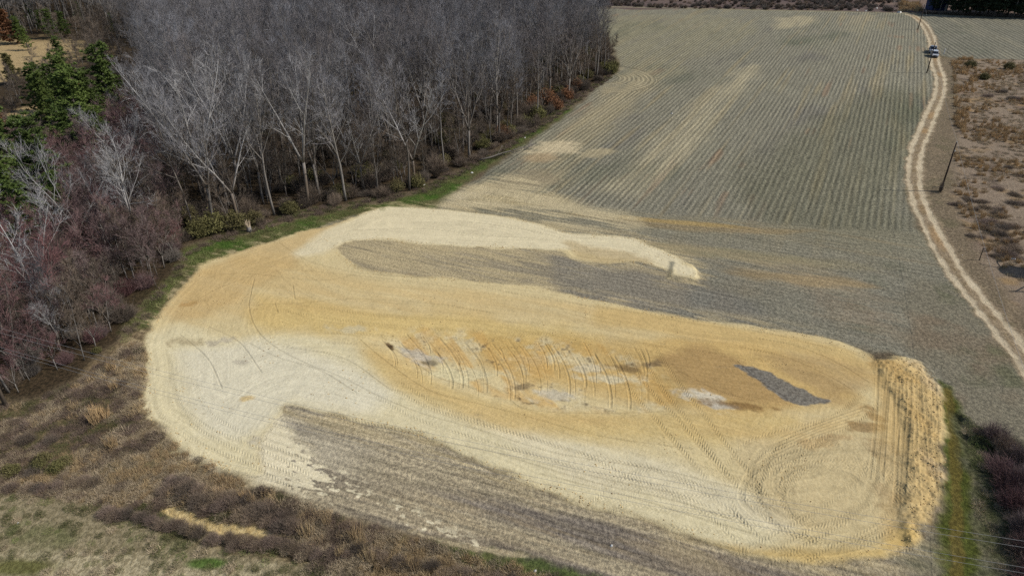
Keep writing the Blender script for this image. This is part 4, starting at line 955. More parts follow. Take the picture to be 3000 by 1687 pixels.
PL += [(250, 345, PINE, 0, .9, "pine crown between the dark round one and the broad middle one"), (120, 300, PINE, 2, .8, "pine at the upper left end of the cluster, beside the tan grass"), (60, 600, PINE, 2, .8, "bushy pine low at the left edge over the thicket"), (190, 420, PINE, 0, .7, "small pine at the lower left of the cluster")]
PLW = np.array([G(p[0], p[1]) for p in PL])
def clear_of_pines(x, y):
    '''False where a tree would stand on a pine or right in front of it'''
    dx = x - PLW[:, 0] * (y / PLW[:, 1]); dy = PLW[:, 1] - y
    return not (((abs(dx) < 3.8) & (dy < 13) & (dy > -2.0)).any())
# ---- hero trees, one by one: (survey x, y, kind list, index, scale, turn, label)
HERO = [
 (776, 516, PALE, 0, 1.1, 0.3, "tallest pale-limbed bare tree at the middle of the wood's front edge"),
 (600, 560, PALE, 1, 1.0, 2.2, "bare tree with a long white limb reaching left near the wood's near corner"),
 (1045, 465, PALE, 1, .92, 4.0, "pale crooked bare tree on the wood's edge above the pale soil finger"),
 (1180, 400, TALL, 4, .95, 1.0, "dark forked bare tree on the wood's edge above the fallen branch"),
 (350, 640, PALE, 3, 1.05, .6, "wide fan-shaped pale bare tree standing in front of the wood at left"),
 (225, 650, PALE, 2, 1.05, 3.1, "slender pale bare tree rising above reddish thicket at left"),
 (128, 822, PALE, 2, 1.02, 1.4, "white-trunked forked bare tree beside the reddish thicket at far left"),
 (30, 810, SAP, 2, 1.4, 1.9, "thin leaning bare tree left of the white-trunked forked tree"),
 (60, 955, SAP, 0, 1.3, 2.9, "many-stemmed reddish tree just right of the utility pole at far left"),
 (160, 900, PALE, 3, .52, .5, "low bare tree with drooping pale twigs near the left weeds"),
 (1500, 196, TALL, 3, .95, .5, "broad grey bare tree at the wood's corner by the curved crop rows"),
 (1350, 300, TALL, 0, .8, 3.5, "grey bare tree in the wood above rust-leaved shrubs by the field"),
 (1030, 480, TALL, 0, 1.05, 2.5, "dark straight-trunked tree at the wood's edge beside the green verge"),
 (870, 505, TALL, 3, 1.02, 5.1, "grey spreading bare tree right of the tallest pale tree"),
 (690, 540, TALL, 0, 1.08, .2, "dark straight bare tree left of the tallest pale tree"),
 (540, 575, TALL, 1, .95, 1.2, "dark-trunked bare tree over olive shrubs at the wood's near corner"),
 (395, 330, PALE, 0, .78, 2.0, "greyish white bare tree crown behind the dark round pine"),
 (1430, 250, TALL, 4, .85, .9, "forked grey bare tree on the field side just before the wood's corner"),
 (160, 560, TALL, 5, .72, 1.1, "small grey bare tree among pines at the left edge"),
 (330, 470, PALE, 3, .85, 5.0, "pale fan-shaped bare tree behind the wide one at left"),
]
heroes = []
for hx, hy, K, i, s, rz, lab in HERO:
    x, y = G(hx, hy); heroes.append((x, y))
    place2('bare_tree', K[i], x, y, rz, s, lab, 'tree')
hp = np.array(heroes)

# ---- the wood
TW_POLY = [(480, 596), (560, 580), (650, 560), (740, 522), (860, 503), (1000, 480), (1080, 452), (1150, 415), (1240, 375), (1330, 315), (1400, 265), (1470, 215), (1525, 182), (1540, 155), (1505, 92), (1445, 28), (1415, -20), (1390, -60), (130, -60), (200, 10), (290, 90), (350, 180), (385, 300), (400, 420), (430, 520)]
gx, gy = scatter(TW_POLY, 4.9, .48, 21)
k = np.array([np.hypot(hp[:, 0] - a, hp[:, 1] - b).min() > 2.6 for a, b in zip(gx, gy)]); gx, gy = gx[k], gy[k]
# farther rows are sparser: the crowns close up anyway
rg = np.random.default_rng(22); k = rg.random(gx.size) < np.interp(gy, [100, 170, 250], [1, .85, .55]); gx, gy = gx[k], gy[k]
de, _, _ = segdist(EDGE, gx, gy)
vis = np.argsort(np.hypot(gx, gy)); order = vis
FORMS = ['straight', 'tall two-stemmed', 'slim narrow-crowned', 'wide-crowned', 'three-stemmed', 'small-crowned']
ZN = [("bare grey-brown tree in the front rows of the wood facing the cleared soil", "front rows of the wood"),
      ("bare grey tree on the wood's side that faces the crop field", "field side of the wood"),
      ("bare grey-brown tree packed among others deep inside the wood", "deep inside the wood"),
      ("bare grey tree in the wood's left part beside the pines", "left part of the wood")]
rd = random.Random(5); nind = 0; rest = []
for j in order:
    x, y = gx[j], gy[j]; sx, sy = survey(x, y)
    if nind < 150:
        if sx < 520: z_ = 3
        elif de[j] < 9: z_ = 1 if sx > 1080 else 0
        else: z_ = 2
        K = TALL if rd.random() < .965 else PALE; i = rd.randrange(6) if K is TALL else rd.randrange(2)
        edge = .82 if de[j] < 4 else 1.0
        form = FORMS[i] if K is TALL else 'white-limbed forked'
        place2('bare_tree', K[i], x, y, rd.uniform(0, 6.28), rd.uniform(.74, 1.14) * edge, form + ' ' + ZN[z_][0], 'tree', form + ' trees, ' + ZN[z_][1]); nind += 1
    else: rest.append((x, y))
rest = np.array(rest); WX, WY, WK = list(rest[:, 0]), list(rest[:, 1]), [rd.randrange(6) for _ in rest]
fx_, fy_ = scatter([(-300, 92), (150, 88), (240, 70), (330, 40), (180, 0), (100, -50), (-300, -50)], 5.0, .45, 23)
WX += list(fx_); WY += list(fy_); WK += [rd.randrange(6) for _ in fx_]
allx = WX
print("TREES", nind, len(allx))

# saplings and brush under and in front of the wood
ux, uy = scatter(TW_POLY, 2.9, .5, 25, keep=lambda a, b, r: (segdist(EDGE, a, b)[0] < 26) & (r.random(a.size) < .8))
stuff('understory_saplings', ux, uy, [SAP[2], SAP[3], SAP[2], SAP[3], TWB[1], TWB[1]] + OLV[:1], .7, 1.3, "thin brown saplings filling the shade between the trunks of the wood", 'undergrowth', 26)
LEFTW = [(-80, 1000), (60, 990), (190, 930), (300, 830), (380, 740), (440, 660), (470, 600), (430, 520), (400, 420), (385, 330), (300, 330), (180, 400), (60, 440), (-120, 520)]
lx, ly = scatter(LEFTW, 3.1, .48, 27); lk = np.array([np.hypot(hp[:, 0] - a, hp[:, 1] - b).min() > 1.6 for a, b in zip(lx, ly)]); lx, ly = lx[lk], ly[lk]
for j in range(len(lx)):
    if not clear_of_pines(lx[j], ly[j]): continue
    red = rd.random() < .55; K = SAP[rd.choice([0, 1])] if red else (SAP[rd.choice([2, 3])] if rd.random() < .5 else (PALE[2] if rd.random() < .35 else TALL[5]))
    s = rd.uniform(.85, 1.4) * (.5 if K in (PALE[2], TALL[5]) else 1)
    lab = "low reddish-twigged bare tree in the thicket" if red else "low grey-brown bare tree in the thicket"
    if rd.random() < .58:
        WX.append(lx[j]); WY.append(ly[j]); WK.append(8 + rd.randrange(2)); continue
    ty_ = survey(lx[j], ly[j])[1]; zn = ', behind the wide fan-shaped pale tree' if ty_ < 640 else ', around the white-trunked forked tree' if ty_ < 840 else ', just above the left-hand weeds'
    place2('bare_tree', K, lx[j], ly[j], rd.uniform(0, 6.28), s, lab + zn, 'small tree', ("reddish thicket trees" if red else "grey-brown thicket trees") + zn)
bx, by = scatter(LEFTW, 2.3, .5, 28); stuff('thicket_brush', bx, by, [TWB[0], TWB[1], TWB[2], SAP[0], SAP[1], SAP[3]], .5, 1.05, "tangled reddish brown brush between the small trees at left", 'undergrowth', 29)
SCR = [(-200, 400), (-60, 430), (180, 400), (300, 330), (390, 330), (350, 200), (290, 110), (200, 100), (120, 190), (60, 230), (-200, 260)]
sx_, sy_ = scatter(SCR, 6.0, .5, 30)
for a, b in zip(sx_, sy_):
    if not clear_of_pines(a, b): continue
    if b > 165 or rd.random() < .4: WX.append(a); WY.append(b); WK.append(8 + rd.randrange(2)); continue
    place2('bare_tree', SAP[rd.choice([2, 3, 2, 0])], a, b, rd.uniform(0, 6.28), rd.uniform(.5, .85), "thin young bare tree growing among the pines at upper left", 'small tree', "young bare trees among the pines")
sx_, sy_ = scatter([(-200, 100), (150, 75), (330, 60), (420, 110), (290, 110), (200, 100), (130, 95), (-200, 105)], 6, .5, 31)
for a, b in zip(sx_, sy_): WX.append(a); WY.append(b); WK.append(8 + rd.randrange(2))
stuff('bare_woodland', np.array(WX), np.array(WY), TALL + SAP, .82, 1.1, "rest of the bare wood, reading as one grey-purple mass of crowns", 'woodland', 24, which=WK)

# ---- pines
for px, py, K, i, s, lab in PL:
    x, y = G(px, py); s *= 1.3 if K is PINE and py > 250 else 1.15; place2('pine_tree' if K is PINE else 'cedar_tree', K[i], x, y, rd.uniform(0, 6.28), s * rd.uniform(.97, 1.03), lab, 'tree')
# ---- windbreak of dark pines at the top right
for k2, (px, py, s) in enumerate([(2395, 37, .8), (2430, 38, .95), (2452, 41, 1.05), (2475, 41, 1.0), (2498, 43, 1.1), (2520, 42, .95), (2548, 45, 1.05), (2575, 45, 1.1), (2600, 46, 1.0), (2440, 33, 1.1), (2485, 34, 1.1), (2560, 36, 1.1), (2630, 46, 1.1), (2410, 33, 1.0), (2420, 40, .8), (2464, 37, 1.1), (2510, 37, 1.1), (2535, 38, 1.1), (2585, 40, 1.1), (2610, 40, 1.1), (2350, 30, .7), (2640, 40, 1.1), (2530, 31, 1.2), (2500, 30, 1.2)]):
    x, y = G(px, py); place2('pine_tree', DPINE[k2 % 2], x, y, rd.uniform(0, 6.28), s, "tall dark pine in the windbreak beyond the small right-hand field", 'tree', "dark pines of the windbreak")
for px, py, K, i, s, lab in [(2245, 34, PALE, 2, .62, "small dark bare tree at the far field edge left of the track's end"), (2335, 30, TALL, 5, .6, "bare tree beside the track's far end"), (2362, 32, TALL, 3, .6, "bare tree between the far track and the blue building"), (2310, 18, SAP, 2, 1.2, "bare sapling behind the tan grass at the far end")]:
    x, y = G(px, py); place2('bare_tree', K[i], x, y, 1.0, s, lab, 'tree')

# ---- shrubs
def shrubs(lst, meshes, cat, name):
    for k2, (px, py, s, lab) in enumerate(lst):
        x, y = G(px, py); place1(name, meshes[k2 % len(meshes)], x, y, rd.uniform(0, 6.28), s, lab, cat)
shrubs([(540, 580, 1.5, "large olive shrub at the wood's near corner"), (505, 592, 1.2, "olive shrub left of the large one at the near corner"), (590, 572, 1.3, "olive shrub left of the splintered stump"), (480, 565, 1.2, "olive shrub behind the near corner shrubs"), (730, 535, 1.0, "olive shrub under the tallest pale tree"), (925, 455, 1.3, "olive green shrub deep in the front edge trunks"), (860, 495, 1.2, "olive-brown shrub on the verge edge"),
        (1352, 300, 1.3, "olive shrub beside the rust-leaved shrubs"), (1320, 318, 1.2, "yellowish shrub where the green verge narrows"), (1535, 185, 1.4, "olive shrub on the outer corner of the wood"), (1545, 170, 1.0, "small olive shrub nearest the curved crop rows"), (1050, 470, .95, "dark evergreen shrub at the bend of the verge"), (640, 560, 1.0, "olive shrub just behind the splintered stump"), (1000, 480, .9, "low olive shrub at the verge")], OLV, 'shrub', 'shrub')
shrubs([(1400, 275, 1.1, "rust-leaved shrub at the field side of the wood"), (1375, 262, 1.5, "tall rust-leaved shrub behind the front one"), (1425, 250, 1.2, "rust-brown shrub near the wood's corner"), (1265, 345, 1.1, "rust-brown shrub halfway along the field side"), (1340, 275, 1.3, "rust-leaved shrub deeper in the field side"), (1450, 225, 1.1, "reddish shrub with the grey tangle beside it")], RST, 'shrub', 'shrub')
ed = EDGE[3:]
acc = 0; cnt = 0
LB = ["brown tangled shrub along the foot of the wood by the green verge", "grey tangled shrub along the foot of the wood by the green verge", "dark brown twiggy shrub at the foot of the field-side trees"]
for a, b in zip(ed[:-1], ed[1:]):
    L = np.linalg.norm(b - a); nrm = np.array([-(b - a)[1], (b - a)[0]]) / L; nn = max(1, int(L / 2.1))
    for i in range(nn):
        p = a + (b - a) * (i + rd.random()) / nn + nrm * rd.uniform(-.2, 2.2)
        if p[1] > 215: continue
        w_i = rd.choice([0, 1]) if p[0] < -15 else 2
        place1('shrub', [TWB[1], TWB[1], TWB[1]][w_i], p[0], p[1], rd.uniform(0, 6.28), (rd.uniform(.4, 1.1), rd.uniform(.4, 1.1), rd.uniform(.35, .9)), LB[w_i], 'shrub', ["brown shrubs along the verge", "grey shrubs along the verge", "shrubs along the field side"][w_i]); cnt += 1
# briars of the near ditch, in clumps
BD = [([(1085, 650), (1200, 640)], 0)]
def clump(ptsd, half, step, label, group, meshes, s0, s1, seed):
    P = catmull(poly(ptsd), 6); r = random.Random(seed); L = np.r_[0, np.cumsum(np.linalg.norm(np.diff(P, axis=0), axis=1))]
    t = 0
    while t < L[-1]:
        x = np.interp(t, L, P[:, 0]); y = np.interp(t, L, P[:, 1])
        for q_ in range(int(half * 2 / 1.3) + 1):
            lb = ('left part: ', 'middle part: ', 'right part: ')[min(2, int(3 * t / L[-1]))] if step < 1.45 else ''
            place1('briar_bush', r.choice(meshes), x + r.uniform(-half, half) * .4, y + r.uniform(-half, half), r.uniform(0, 6.28), (r.uniform(s0, s1), r.uniform(s0, s1), r.uniform(s0, s1)), label + (' (' + lb[:-2] + ')' if lb else ''), 'bush', group + lb, z=-.1)
        t += step * r.uniform(.8, 1.2)
clump([(425, 1226), (480, 1243), (560, 1266), (640, 1290), (700, 1308), (748, 1328)], .75, .8, "purple-brown briar bush in the long bank above the sandy gully", "briars above the sandy gully", BRI, .5, .78, 1)
clump([(270, 1292), (340, 1302), (420, 1322), (520, 1350), (620, 1366), (720, 1374), (790, 1380)], .45, .8, "purple-brown briar bush on the bank below the sandy gully", "briars below the sandy gully", BRI, .4, .62, 2)
clump([(800, 1385), (870, 1385), (940, 1405), (1020, 1425), (1100, 1432), (1200, 1450), (1300, 1480)], .6, 1.1, "grey-brown briar bush in the ditch along the picture's lower edge", "briars along the lower edge", BRI, .35, .62, 3)
clump([(30, 1075), (90, 1100), (130, 1120)], 1.2, 1.7, "dark briar bush in the left-hand weeds", "dark briars in the left weeds", BRI, .4, .7, 4)
clump([(10, 1200), (80, 1215), (150, 1230), (230, 1240)], 1.2, 1.5, "brown briar bush at the left edge above the near meadow", "brown briars at left", BRI, .4, .65, 5)
clump([(40, 1180), (120, 1160), (200, 1180)], .8, 2.2, "dull green shrub in the left-hand weeds", "dull green shrubs in the weeds", OLV, .35, .55, 6)
clump([(270, 1290), (330, 1300)], .5, 1.3, "small dark bush left of the gully banks", "small bushes left of the gully", BRI, .5, .7, 7)
# thicket in the ditch at lower right
clump([(2520, 1110), (2550, 1150), (2560, 1220), (2580, 1300), (2590, 1400), (2600, 1480)], 1.6, 1.2, "dark reddish thorn bush in the ditch at the lower right corner", "thorn bushes in the right ditch", [BRI[0], BRI[1], TWB[0]], .6, 1.0, 8)
clump([(2455, 1085), (2490, 1100)], .3, 1.0, "low dark bush at the start of the right-hand ditch", "low bushes at the right ditch", BRI, .35, .5, 9)

# ---- shrubs on the scrub land at right and the far scrub
shrubs([(2440, 170, 1.1, "round grey-green shrub at the corner of the small field"), (2537, 175, 1.0, "round grey-green shrub at the right edge by the small field"), (2475, 200, .9, "grey shrub behind the golden grass")], [OLV[0], OLV[1]], 'shrub', 'shrub')
SZ = ['behind the golden grass', 'level with the dark utility pole', 'between the dark pole and the oval shadow']
for k2, (px, py, s) in enumerate([(2490, 245, .8), (2550, 250, .9), (2530, 235, .8), (2420, 500, .55), (2450, 505, .6), (2480, 512, .6), (2500, 530, .7), (2520, 545, .7), (2440, 530, .55), (2475, 560, .7), (2505, 575, .8), (2530, 590, .8), (2555, 570, .8), (2560, 610, .7), (2470, 600, .5), (2545, 635, .9), (2570, 520, .7), (2540, 490, .6), (2500, 480, .6), (2450, 400, .4), (2520, 420, .5), (2560, 440, .5), (2410, 520, .5), (2395, 512, .5), (2575, 650, .9), (2520, 640, .5)]):
    x, y = G(px, py)
    for q_ in range(2): place1('shrub', BRI[(k2 + q_) % 3], x + rd.uniform(-1.6, 1.6), y + rd.uniform(-1, 1), rd.uniform(0, 6.28), (s * 1.35, s * 1.1, s * .62), "low grey-brown shrub on the scrub land, " + SZ[0 if py < 300 else 1 if py < 545 else 2], 'shrub', "low shrubs " + SZ[0 if py < 300 else 1 if py < 545 else 2])
shrubs([(1920, 17, .9, "dark round bush at the far edge of the field"), (2240, 30, .7, "low bush under the small bare tree at the far edge"), (1795, 12, .8, "dark bush at the far left of the field's end")], TWB[1:2], 'bush', 'bush')
dk = []
for i in range(14):
    x, y = G(1995 + i * 9 + rd.uniform(-3, 3), 20 + i * .25); place1('bush', TWB[1], x, y, rd.uniform(0, 6.28), (.8, .8, .35), "dark low bush in the row at the far edge of the field", 'bush', "row of dark bushes at the field's end")
for i in range(26):
    x, y = G(2330 + i * 11, 36 + i * .42 + rd.uniform(-.6, .2)); place1('bush', TWB[1 + i % 2], x, y, rd.uniform(0, 6.28), (.9, .9, .5), "low brown bush along the foot of the dark pines", 'bush', "bushes along the windbreak")

# ---- grasses and weeds
def nz_keep(size, lo, seed): return lambda a, b, r: fbm(a, b, size, 3, seed) > lo + r.uniform(-.25, .25, a.size)
RGH = [(2392, 150), (2700, 150), (2900, 200), (2900, 900), (2720, 850), (2576, 730), (2500, 660), (2440, 600), (2400, 500), (2398, 400), (2402, 300), (2398, 200)]
a, b = scatter(RGH, 1.0, .5, 41, keep=nz_keep(6, .22, 9)); g1_ = stuff('broomsedge_grass', a, b, TUF['gold'] + TUF['straw'], .6, 1.1, "golden tufts of dry grass over the scrub land right of the track", 'dry grass', 42)
a, b = scatter([(2392, 148), (2450, 148), (2460, 200), (2450, 260), (2430, 330), (2400, 330), (2400, 240)], 1.0, .5, 43, keep=nz_keep(3, .1, 10)); stuff('golden_grass', a, b, TUF['gold'], .7, 1.2, "dense golden grass at the track-side corner of the scrub land", 'dry grass', 44)
a, b = scatter(RGH, 1.4, .5, 45, keep=nz_keep(4, -.1, 11)); stuff('scrub_weeds', a, b, TUF['weed'], .5, 1.0, "low dead weeds covering the scrub land", 'weeds', 46)
WD = [(-120, 1020), (60, 1020), (190, 965), (290, 890), (350, 850), (372, 900), (362, 1000), (372, 1062), (470, 1140), (560, 1195), (700, 1245), (840, 1295), (1000, 1345), (1200, 1400), (1400, 1455), (1500, 1520), (900, 1520), (760, 1400), (600, 1370), (420, 1310), (200, 1262), (-120, 1225)]
def patchy(a, b, size, cuts, groups, seed, ang=0.0, stretch=1.0):
    '''each kind in its own patches'''
    v = fbm(a, b, size, 4, seed, ang, stretch) + np.random.default_rng(seed).normal(0, .14, a.size)
    k = np.searchsorted(np.array(cuts), v); rn_ = np.random.default_rng(seed + 1); return [int(rn_.choice(groups[j])) for j in k]
a, b = scatter(WD, .5, .5, 47)
ML = TUF['dark'] + TUF['weed'] + TUF['straw'] + TUF['green']
stuff('dead_weeds', a, b, ML, .42, .9, "matted dead weeds between the cleared soil and the near meadow", 'weeds', 48, which=patchy(a, b, 3.2, [-.42, -.1, .22, .5], [[7, 8], [0, 1], [2, 3, 4], [2, 5, 6], [5, 6]], 12, 0.9, 2.0))
a, b = scatter([(235, 920), (290, 930), (285, 1040), (300, 1120), (260, 1160), (220, 1130), (235, 1030), (190, 1010)], .85, .5, 49, keep=nz_keep(1.6, .1, 13)); stuff('tall_golden_grass', a, b, TUF['gold'], .9, 1.5, "tall golden grass standing in the left weeds", 'dry grass', 50)
a, b = scatter([(430, 1165), (520, 1195), (650, 1235), (720, 1280), (640, 1270), (540, 1240), (430, 1205)], .8, .5, 51, keep=nz_keep(1.6, .0, 18)); stuff('amber_grass', a, b, TUF['gold'], .7, 1.1, "amber grass strip behind the long briar bank", 'dry grass', 52)
a, b = scatter([(745, 1290), (800, 1290), (830, 1320), (900, 1350), (1000, 1385), (1100, 1420), (1180, 1460), (1000, 1450), (860, 1400), (780, 1370)], 1.3, .5, 53); stuff('reeds', a, b, TUF['reed'] + TUF['straw'], .6, 1.1, "tall pale reeds in the lower ditch", 'reeds', 54)
a, b = scatter([(-200, 1225), (0, 1232), (200, 1265), (420, 1315), (600, 1375), (760, 1405), (860, 1449), (860, 1560), (-200, 1560)], .75, .5, 55, keep=nz_keep(2.2, -.1, 14)); stuff('meadow_grass', a, b, TUF['green'] + TUF['grass'][:1] + TUF['weed'][:1], .45, .9, "patchy green and brown grass of the near meadow", 'grass', 56)
VG = [(310, 830), (380, 740), (430, 690), (470, 625), (600, 596), (720, 560), (860, 528), (1040, 495), (1130, 452), (1230, 398), (1330, 335), (1400, 300), (1310, 360), (1220, 418), (1130, 478), (1060, 518), (900, 535), (760, 582), (600, 632), (500, 670), (440, 725), (390, 790)]
a, b = scatter(VG, .8, .5, 57, keep=nz_keep(2.2, -.1, 15)); stuff('verge_grass', a, b, TUF['grass'], .7, 1.3, "green grass on the verge along the wood", 'grass', 58)
VW = [(300, 850), (370, 770), (425, 705), (455, 645), (560, 590), (650, 570), (740, 530), (860, 512), (1000, 490), (1080, 462), (1150, 425), (1240, 385), (1330, 325), (1400, 275), (1470, 225), (1530, 190), (1540, 196), (1480, 236), (1410, 290), (1340, 338), (1250, 398), (1160, 440), (1090, 478), (1000, 506), (860, 530), (740, 552), (660, 588), (560, 610), (480, 640), (440, 720), (380, 790), (320, 860)]
a, b = scatter(VW, .7, .5, 71, keep=nz_keep(1.8, -.3, 19)); stuff('edge_weeds', a, b, TUF['dark'] + TUF['green'] + TUF['grass'][:1], .5, 1.1, "brown and green weeds between the verge and the first tree trunks", 'weeds', 72)
a, b = scatter(WD, 1.1, .5, 73, keep=nz_keep(1.7, .25, 20)); stuff('pale_weeds', a, b, [TUF['straw'][0], TUF['straw'][1], TUF['weed'][0]], .8, 1.25, "pale bleached weed heads in clumps among the dead weeds", 'weeds', 74)
a, b = scatter([(2425, 1040), (2500, 1090), (2640, 1150), (2680, 1500), (2475, 1500), (2462, 1330), (2450, 1200)], .7, .5, 59, keep=nz_keep(2.2, -.2, 16)); stuff('lane_grass', a, b, TUF['grass'] + TUF['weed'][:1], .6, 1.0, "grass along the green lane and the right-hand ditch", 'grass', 60)
a, b = scatter([(2262, 5), (2312, 8), (2316, 31), (2262, 30)], 1.6, .5, 61); stuff('far_tan_grass', a, b, TUF['straw'] + TUF['gold'][:1], 1.2, 2.4, "tall tan grass at the far end of the track", 'dry grass', 62)
a, b = scatter([(1400, 18), (2290, 30), (2290, 5), (2300, -60), (1300, -60)], 2.4, .5, 63, keep=nz_keep(12, -.1, 17)); stuff('far_scrub', a, b, TWB[1:] + BRI[:1], .35, .75, "brown scrub beyond the far edge of the crop field", 'scrub', 64)

# ------------------------------------------------------------------ loose clods of soil
def clod(seed, mat):
    import bmesh
    me = bpy.data.meshes.new('clod'); bm = bmesh.new(); bmesh.ops.create_icosphere(bm, subdivisions=1, radius=1); r = random.Random(seed)
    for v in bm.verts: v.co *= r.uniform(.7, 1.2); v.co.z *= .6
    bm.to_mesh(me); bm.free(); me.materials.append(mat); return me
M['clod'] = simple('soil_clod', (218, 192, 138), .95, var=.3, scale=2, objvar=.4, lift=(190, 158, 104)); M['dark_clod'] = simple('dark_soil_clod', (150, 124, 88), .95, var=.3, scale=2, objvar=.4)
CL = [clod(i, M['clod']) for i in range(3)] + [clod(7, M['dark_clod'])]
rcl = np.random.default_rng(77)
def pick(ix, wt, n):
    p = wt * (X[ix] ** 2 + Y[ix] ** 2 + CAM_H ** 2) ** 1.5; p = p / p.sum(); return rcl.choice(ix, n, replace=False, p=p)
im, am, _ = region([(2225, 915), (2260, 905), (2315, 920), (2360, 975), (2368, 1050), (2366, 1130), (2370, 1225), (2345, 1290), (2325, 1340), (2285, 1368), (2275, 1280), (2295, 1100), (2260, 1000)], .5, .3, 1, 301)
rim = np.exp(-((dP + .25) / .45) ** 2) * (PY < 120)
sel = np.concatenate([pick(im, am, 380), pick(idxP, rim * (.25 + sstep(-.2, .6, fbm(PX, PY, 4, 2, 302))), 1100), pick(idxP, aP * sstep(.1, .7, fbm(PX, PY, 5, 3, 303)), 500)])
sel = np.unique(sel)
stuff('soil_clods', X[sel], Y[sel], CL, .025, .085, "loose clods of soil on the right-hand bank and round the rim of the cleared soil", 'soil clods', 304, zs=HT[sel] + .02)

# ------------------------------------------------------------------ small solid things
x, y = G(190 * 1.2904, 884); x, y = G(245, 884)
place1('small_bush', OLV[0], *G(245, 886), 0.4, .35, "single bright yellow-green seedling in the weeds left of the cleared soil", 'bush')

# splintered stump
def stump(x, y):
    r = empty('splintered_stump', (x, y, 0)); tag(r, "splintered pale tree stump at the wood's edge above the cleared soil", 'stump')
    rn_ = random.Random(3); mb = MB(); mb.tube([(0, 0, 0), (.03, 0, .35), (.05, .02, .8)], [.42, .34, .3], 10); mb.build('trunk', M['bark'], r, True)
    for k2 in range(9):
        a_ = k2 * .7; h = rn_.uniform(.6, 1.3); mb = MB(); mb.tube([(.24 * math.cos(a_), .24 * math.sin(a_), .72), (.3 * math.cos(a_), .3 * math.sin(a_), .8 + h * .5), (.4 * math.cos(a_), .4 * math.sin(a_), .8 + h)], [.09, .06, .008], 4)
        mb.build('splinter', M['wood_pale'], r)
    mb = MB(); mb.tube([(.3, -.2, .3), (.9, -.5, .5), (1.3, -.5, 1.0)], [.08, .06, .02], 5); mb.build('branch', M['wood_pale'], r)
stump(*G(627, 582))

def fallen(x, y, rz):
    r = empty('fallen_branch', (x, y, 0.15), rz); tag(r, "fallen forked branch lying from the green verge into the field", 'branch')
    mb = MB(); P = [(0, 0, .1), (2, .2, .25), (4, .9, .4), (6, 1.2, .6), (8, 1.9, .5), (9.5, 2.0, .3)]
    mb.tube(P, [.16, .14, .11, .08, .05, .02], 6)
    rn_ = random.Random(8); sl = Sliv()
    for k2 in range(16):
        t = rn_.uniform(.25, 1) * 5; i = min(int(t), 4); p = np.array(P[i]) * (1 - t + i) + np.array(P[i+1]) * (t - i)
        d = np.array([rn_.uniform(.4, 1), rn_.uniform(-1, 1), rn_.uniform(-.05, .5)]); L = rn_.uniform(.8, 2.2)
        mb.tube([p, p + d * L * .5, p + d * L + np.array([0, 0, .1])], [.04, .03, .01], 4, False)
        for j in range(8): q_ = p + d * L * rn_.uniform(.3, 1); e = d + np.array([rn_.gauss(0, .5), rn_.gauss(0, .5), rn_.gauss(0, .3)]); sl.add(q_, q_ + e * rn_.uniform(.3, .8), .03)
    mb.build('limb', M['bark'], r, True); link('twigs', sl.mesh('twigs', M['twig'], np.random.default_rng(1)), r)
fa, fb_ = G(1204, 406), G(1352, 374)
fallen(*fa, math.atan2(fb_[1] - fa[1], fb_[0] - fa[0]) - .2)
bpy.data.objects['fallen_branch'].scale = (1.25, 1.25, 1.0)

# utility poles and lines
def upole(x, y, H, label, arm=False, rz=0.0, pale=False, r=.15, kind=0):
    o = empty('utility_pole', (x, y, 0), rz); tag(o, label, 'pole')
    mb = MB(); mb.tube([(0, 0, -.3), (0, 0, H * .5), (0, 0, H)], [r, r * .85, r * .68], 10); mb.build('shaft', M['pale_bark'] if pale else M['pole'], o, True)
    mb = MB(); mb.tube([(0, 0, H), (0, 0, H + .08), (0, 0, H + .1), (0, 0, H + .22)], [.03, .03, .07, .04], 8); mb.build('insulator', M['ceramic'], o)
    mb = MB(); mb.tube([(0, -.1, H - 1.3), (0, -.3, H - 1.3)], .03, 6); mb.tube([(0, -.3, H - 1.38), (0, -.3, H - 1.22)], .06, 8); mb.build('bracket', M['ceramic'], o)
    if arm:
        mb = MB(); mb.box(-.06, .06, -1.2, 1.2, H - .5, H - .36, bev=.01); mb.build('crossarm', M['pole'], o)
        for yy in (-1.1, 0.55, 1.1):
            mb = MB(); mb.tube([(0, yy, H - .36), (0, yy, H - .3), (0, yy, H - .28), (0, yy, H - .15)], [.03, .03, .07, .04], 8); mb.build('insulator', M['ceramic'], o)
    return o
PA = G(2366, 482); PB = G(2331, 185); PC = G(2309, 75)
upole(*PA, 8.4, "tall dark utility pole standing by the metal panel right of the track")
upole(*PB, 8.0, "utility pole in front of the two parked vehicles")
upole(*PC, 8.2, "farthest utility pole beside the curve of the track")
PD = (PA[0] + (PA[0] - PB[0]) * .62 + 3.0, PA[1] + (PA[1] - PB[1]) * .62)
PL_ = (G(30, 1020)[0] - .6, G(30, 1020)[1]); PR = (38.5, 27.3)
upole(*PL_, 9.2, "pale weathered utility pole cut by the left edge, carrying the near lines", True, math.radians(73), True, .2)
def span(a, b, sag, label, group, r=.01, n=28):
    a = Vector(a); b = Vector(b); pts = []
    for k2 in range(n + 1):
        t = k2 / n; p = a.lerp(b, t); p.z -= sag * 4 * t * (1 - t); pts.append(p - a)
    mb = MB(); mb.tube(pts, r, 5); o = mb.build('power_line', M['wire'], None, True); o.location = a; tag(o, label, 'wire', group); return o
def up3(p, z, off=(0, 0)): return (p[0] + off[0], p[1] + off[1], z)
NB2 = (PD[0], PD[1])
span(up3(PC, 8.4), up3(PB, 8.2), 1.0, "thin wire between the farthest pole and the pole by the vehicles", None, .01)
span(up3(PB, 8.2), up3(PA, 8.6), 1.2, "thin wire between the vehicles' pole and the nearest pole on the right", None, .01)
PD = (46.5, 62.0)
span(up3(PA, 8.6), (33.5, 22.0, 7.5), 1.6, "thin wire running down the right side of the picture from the dark pole", None, .012, 40)
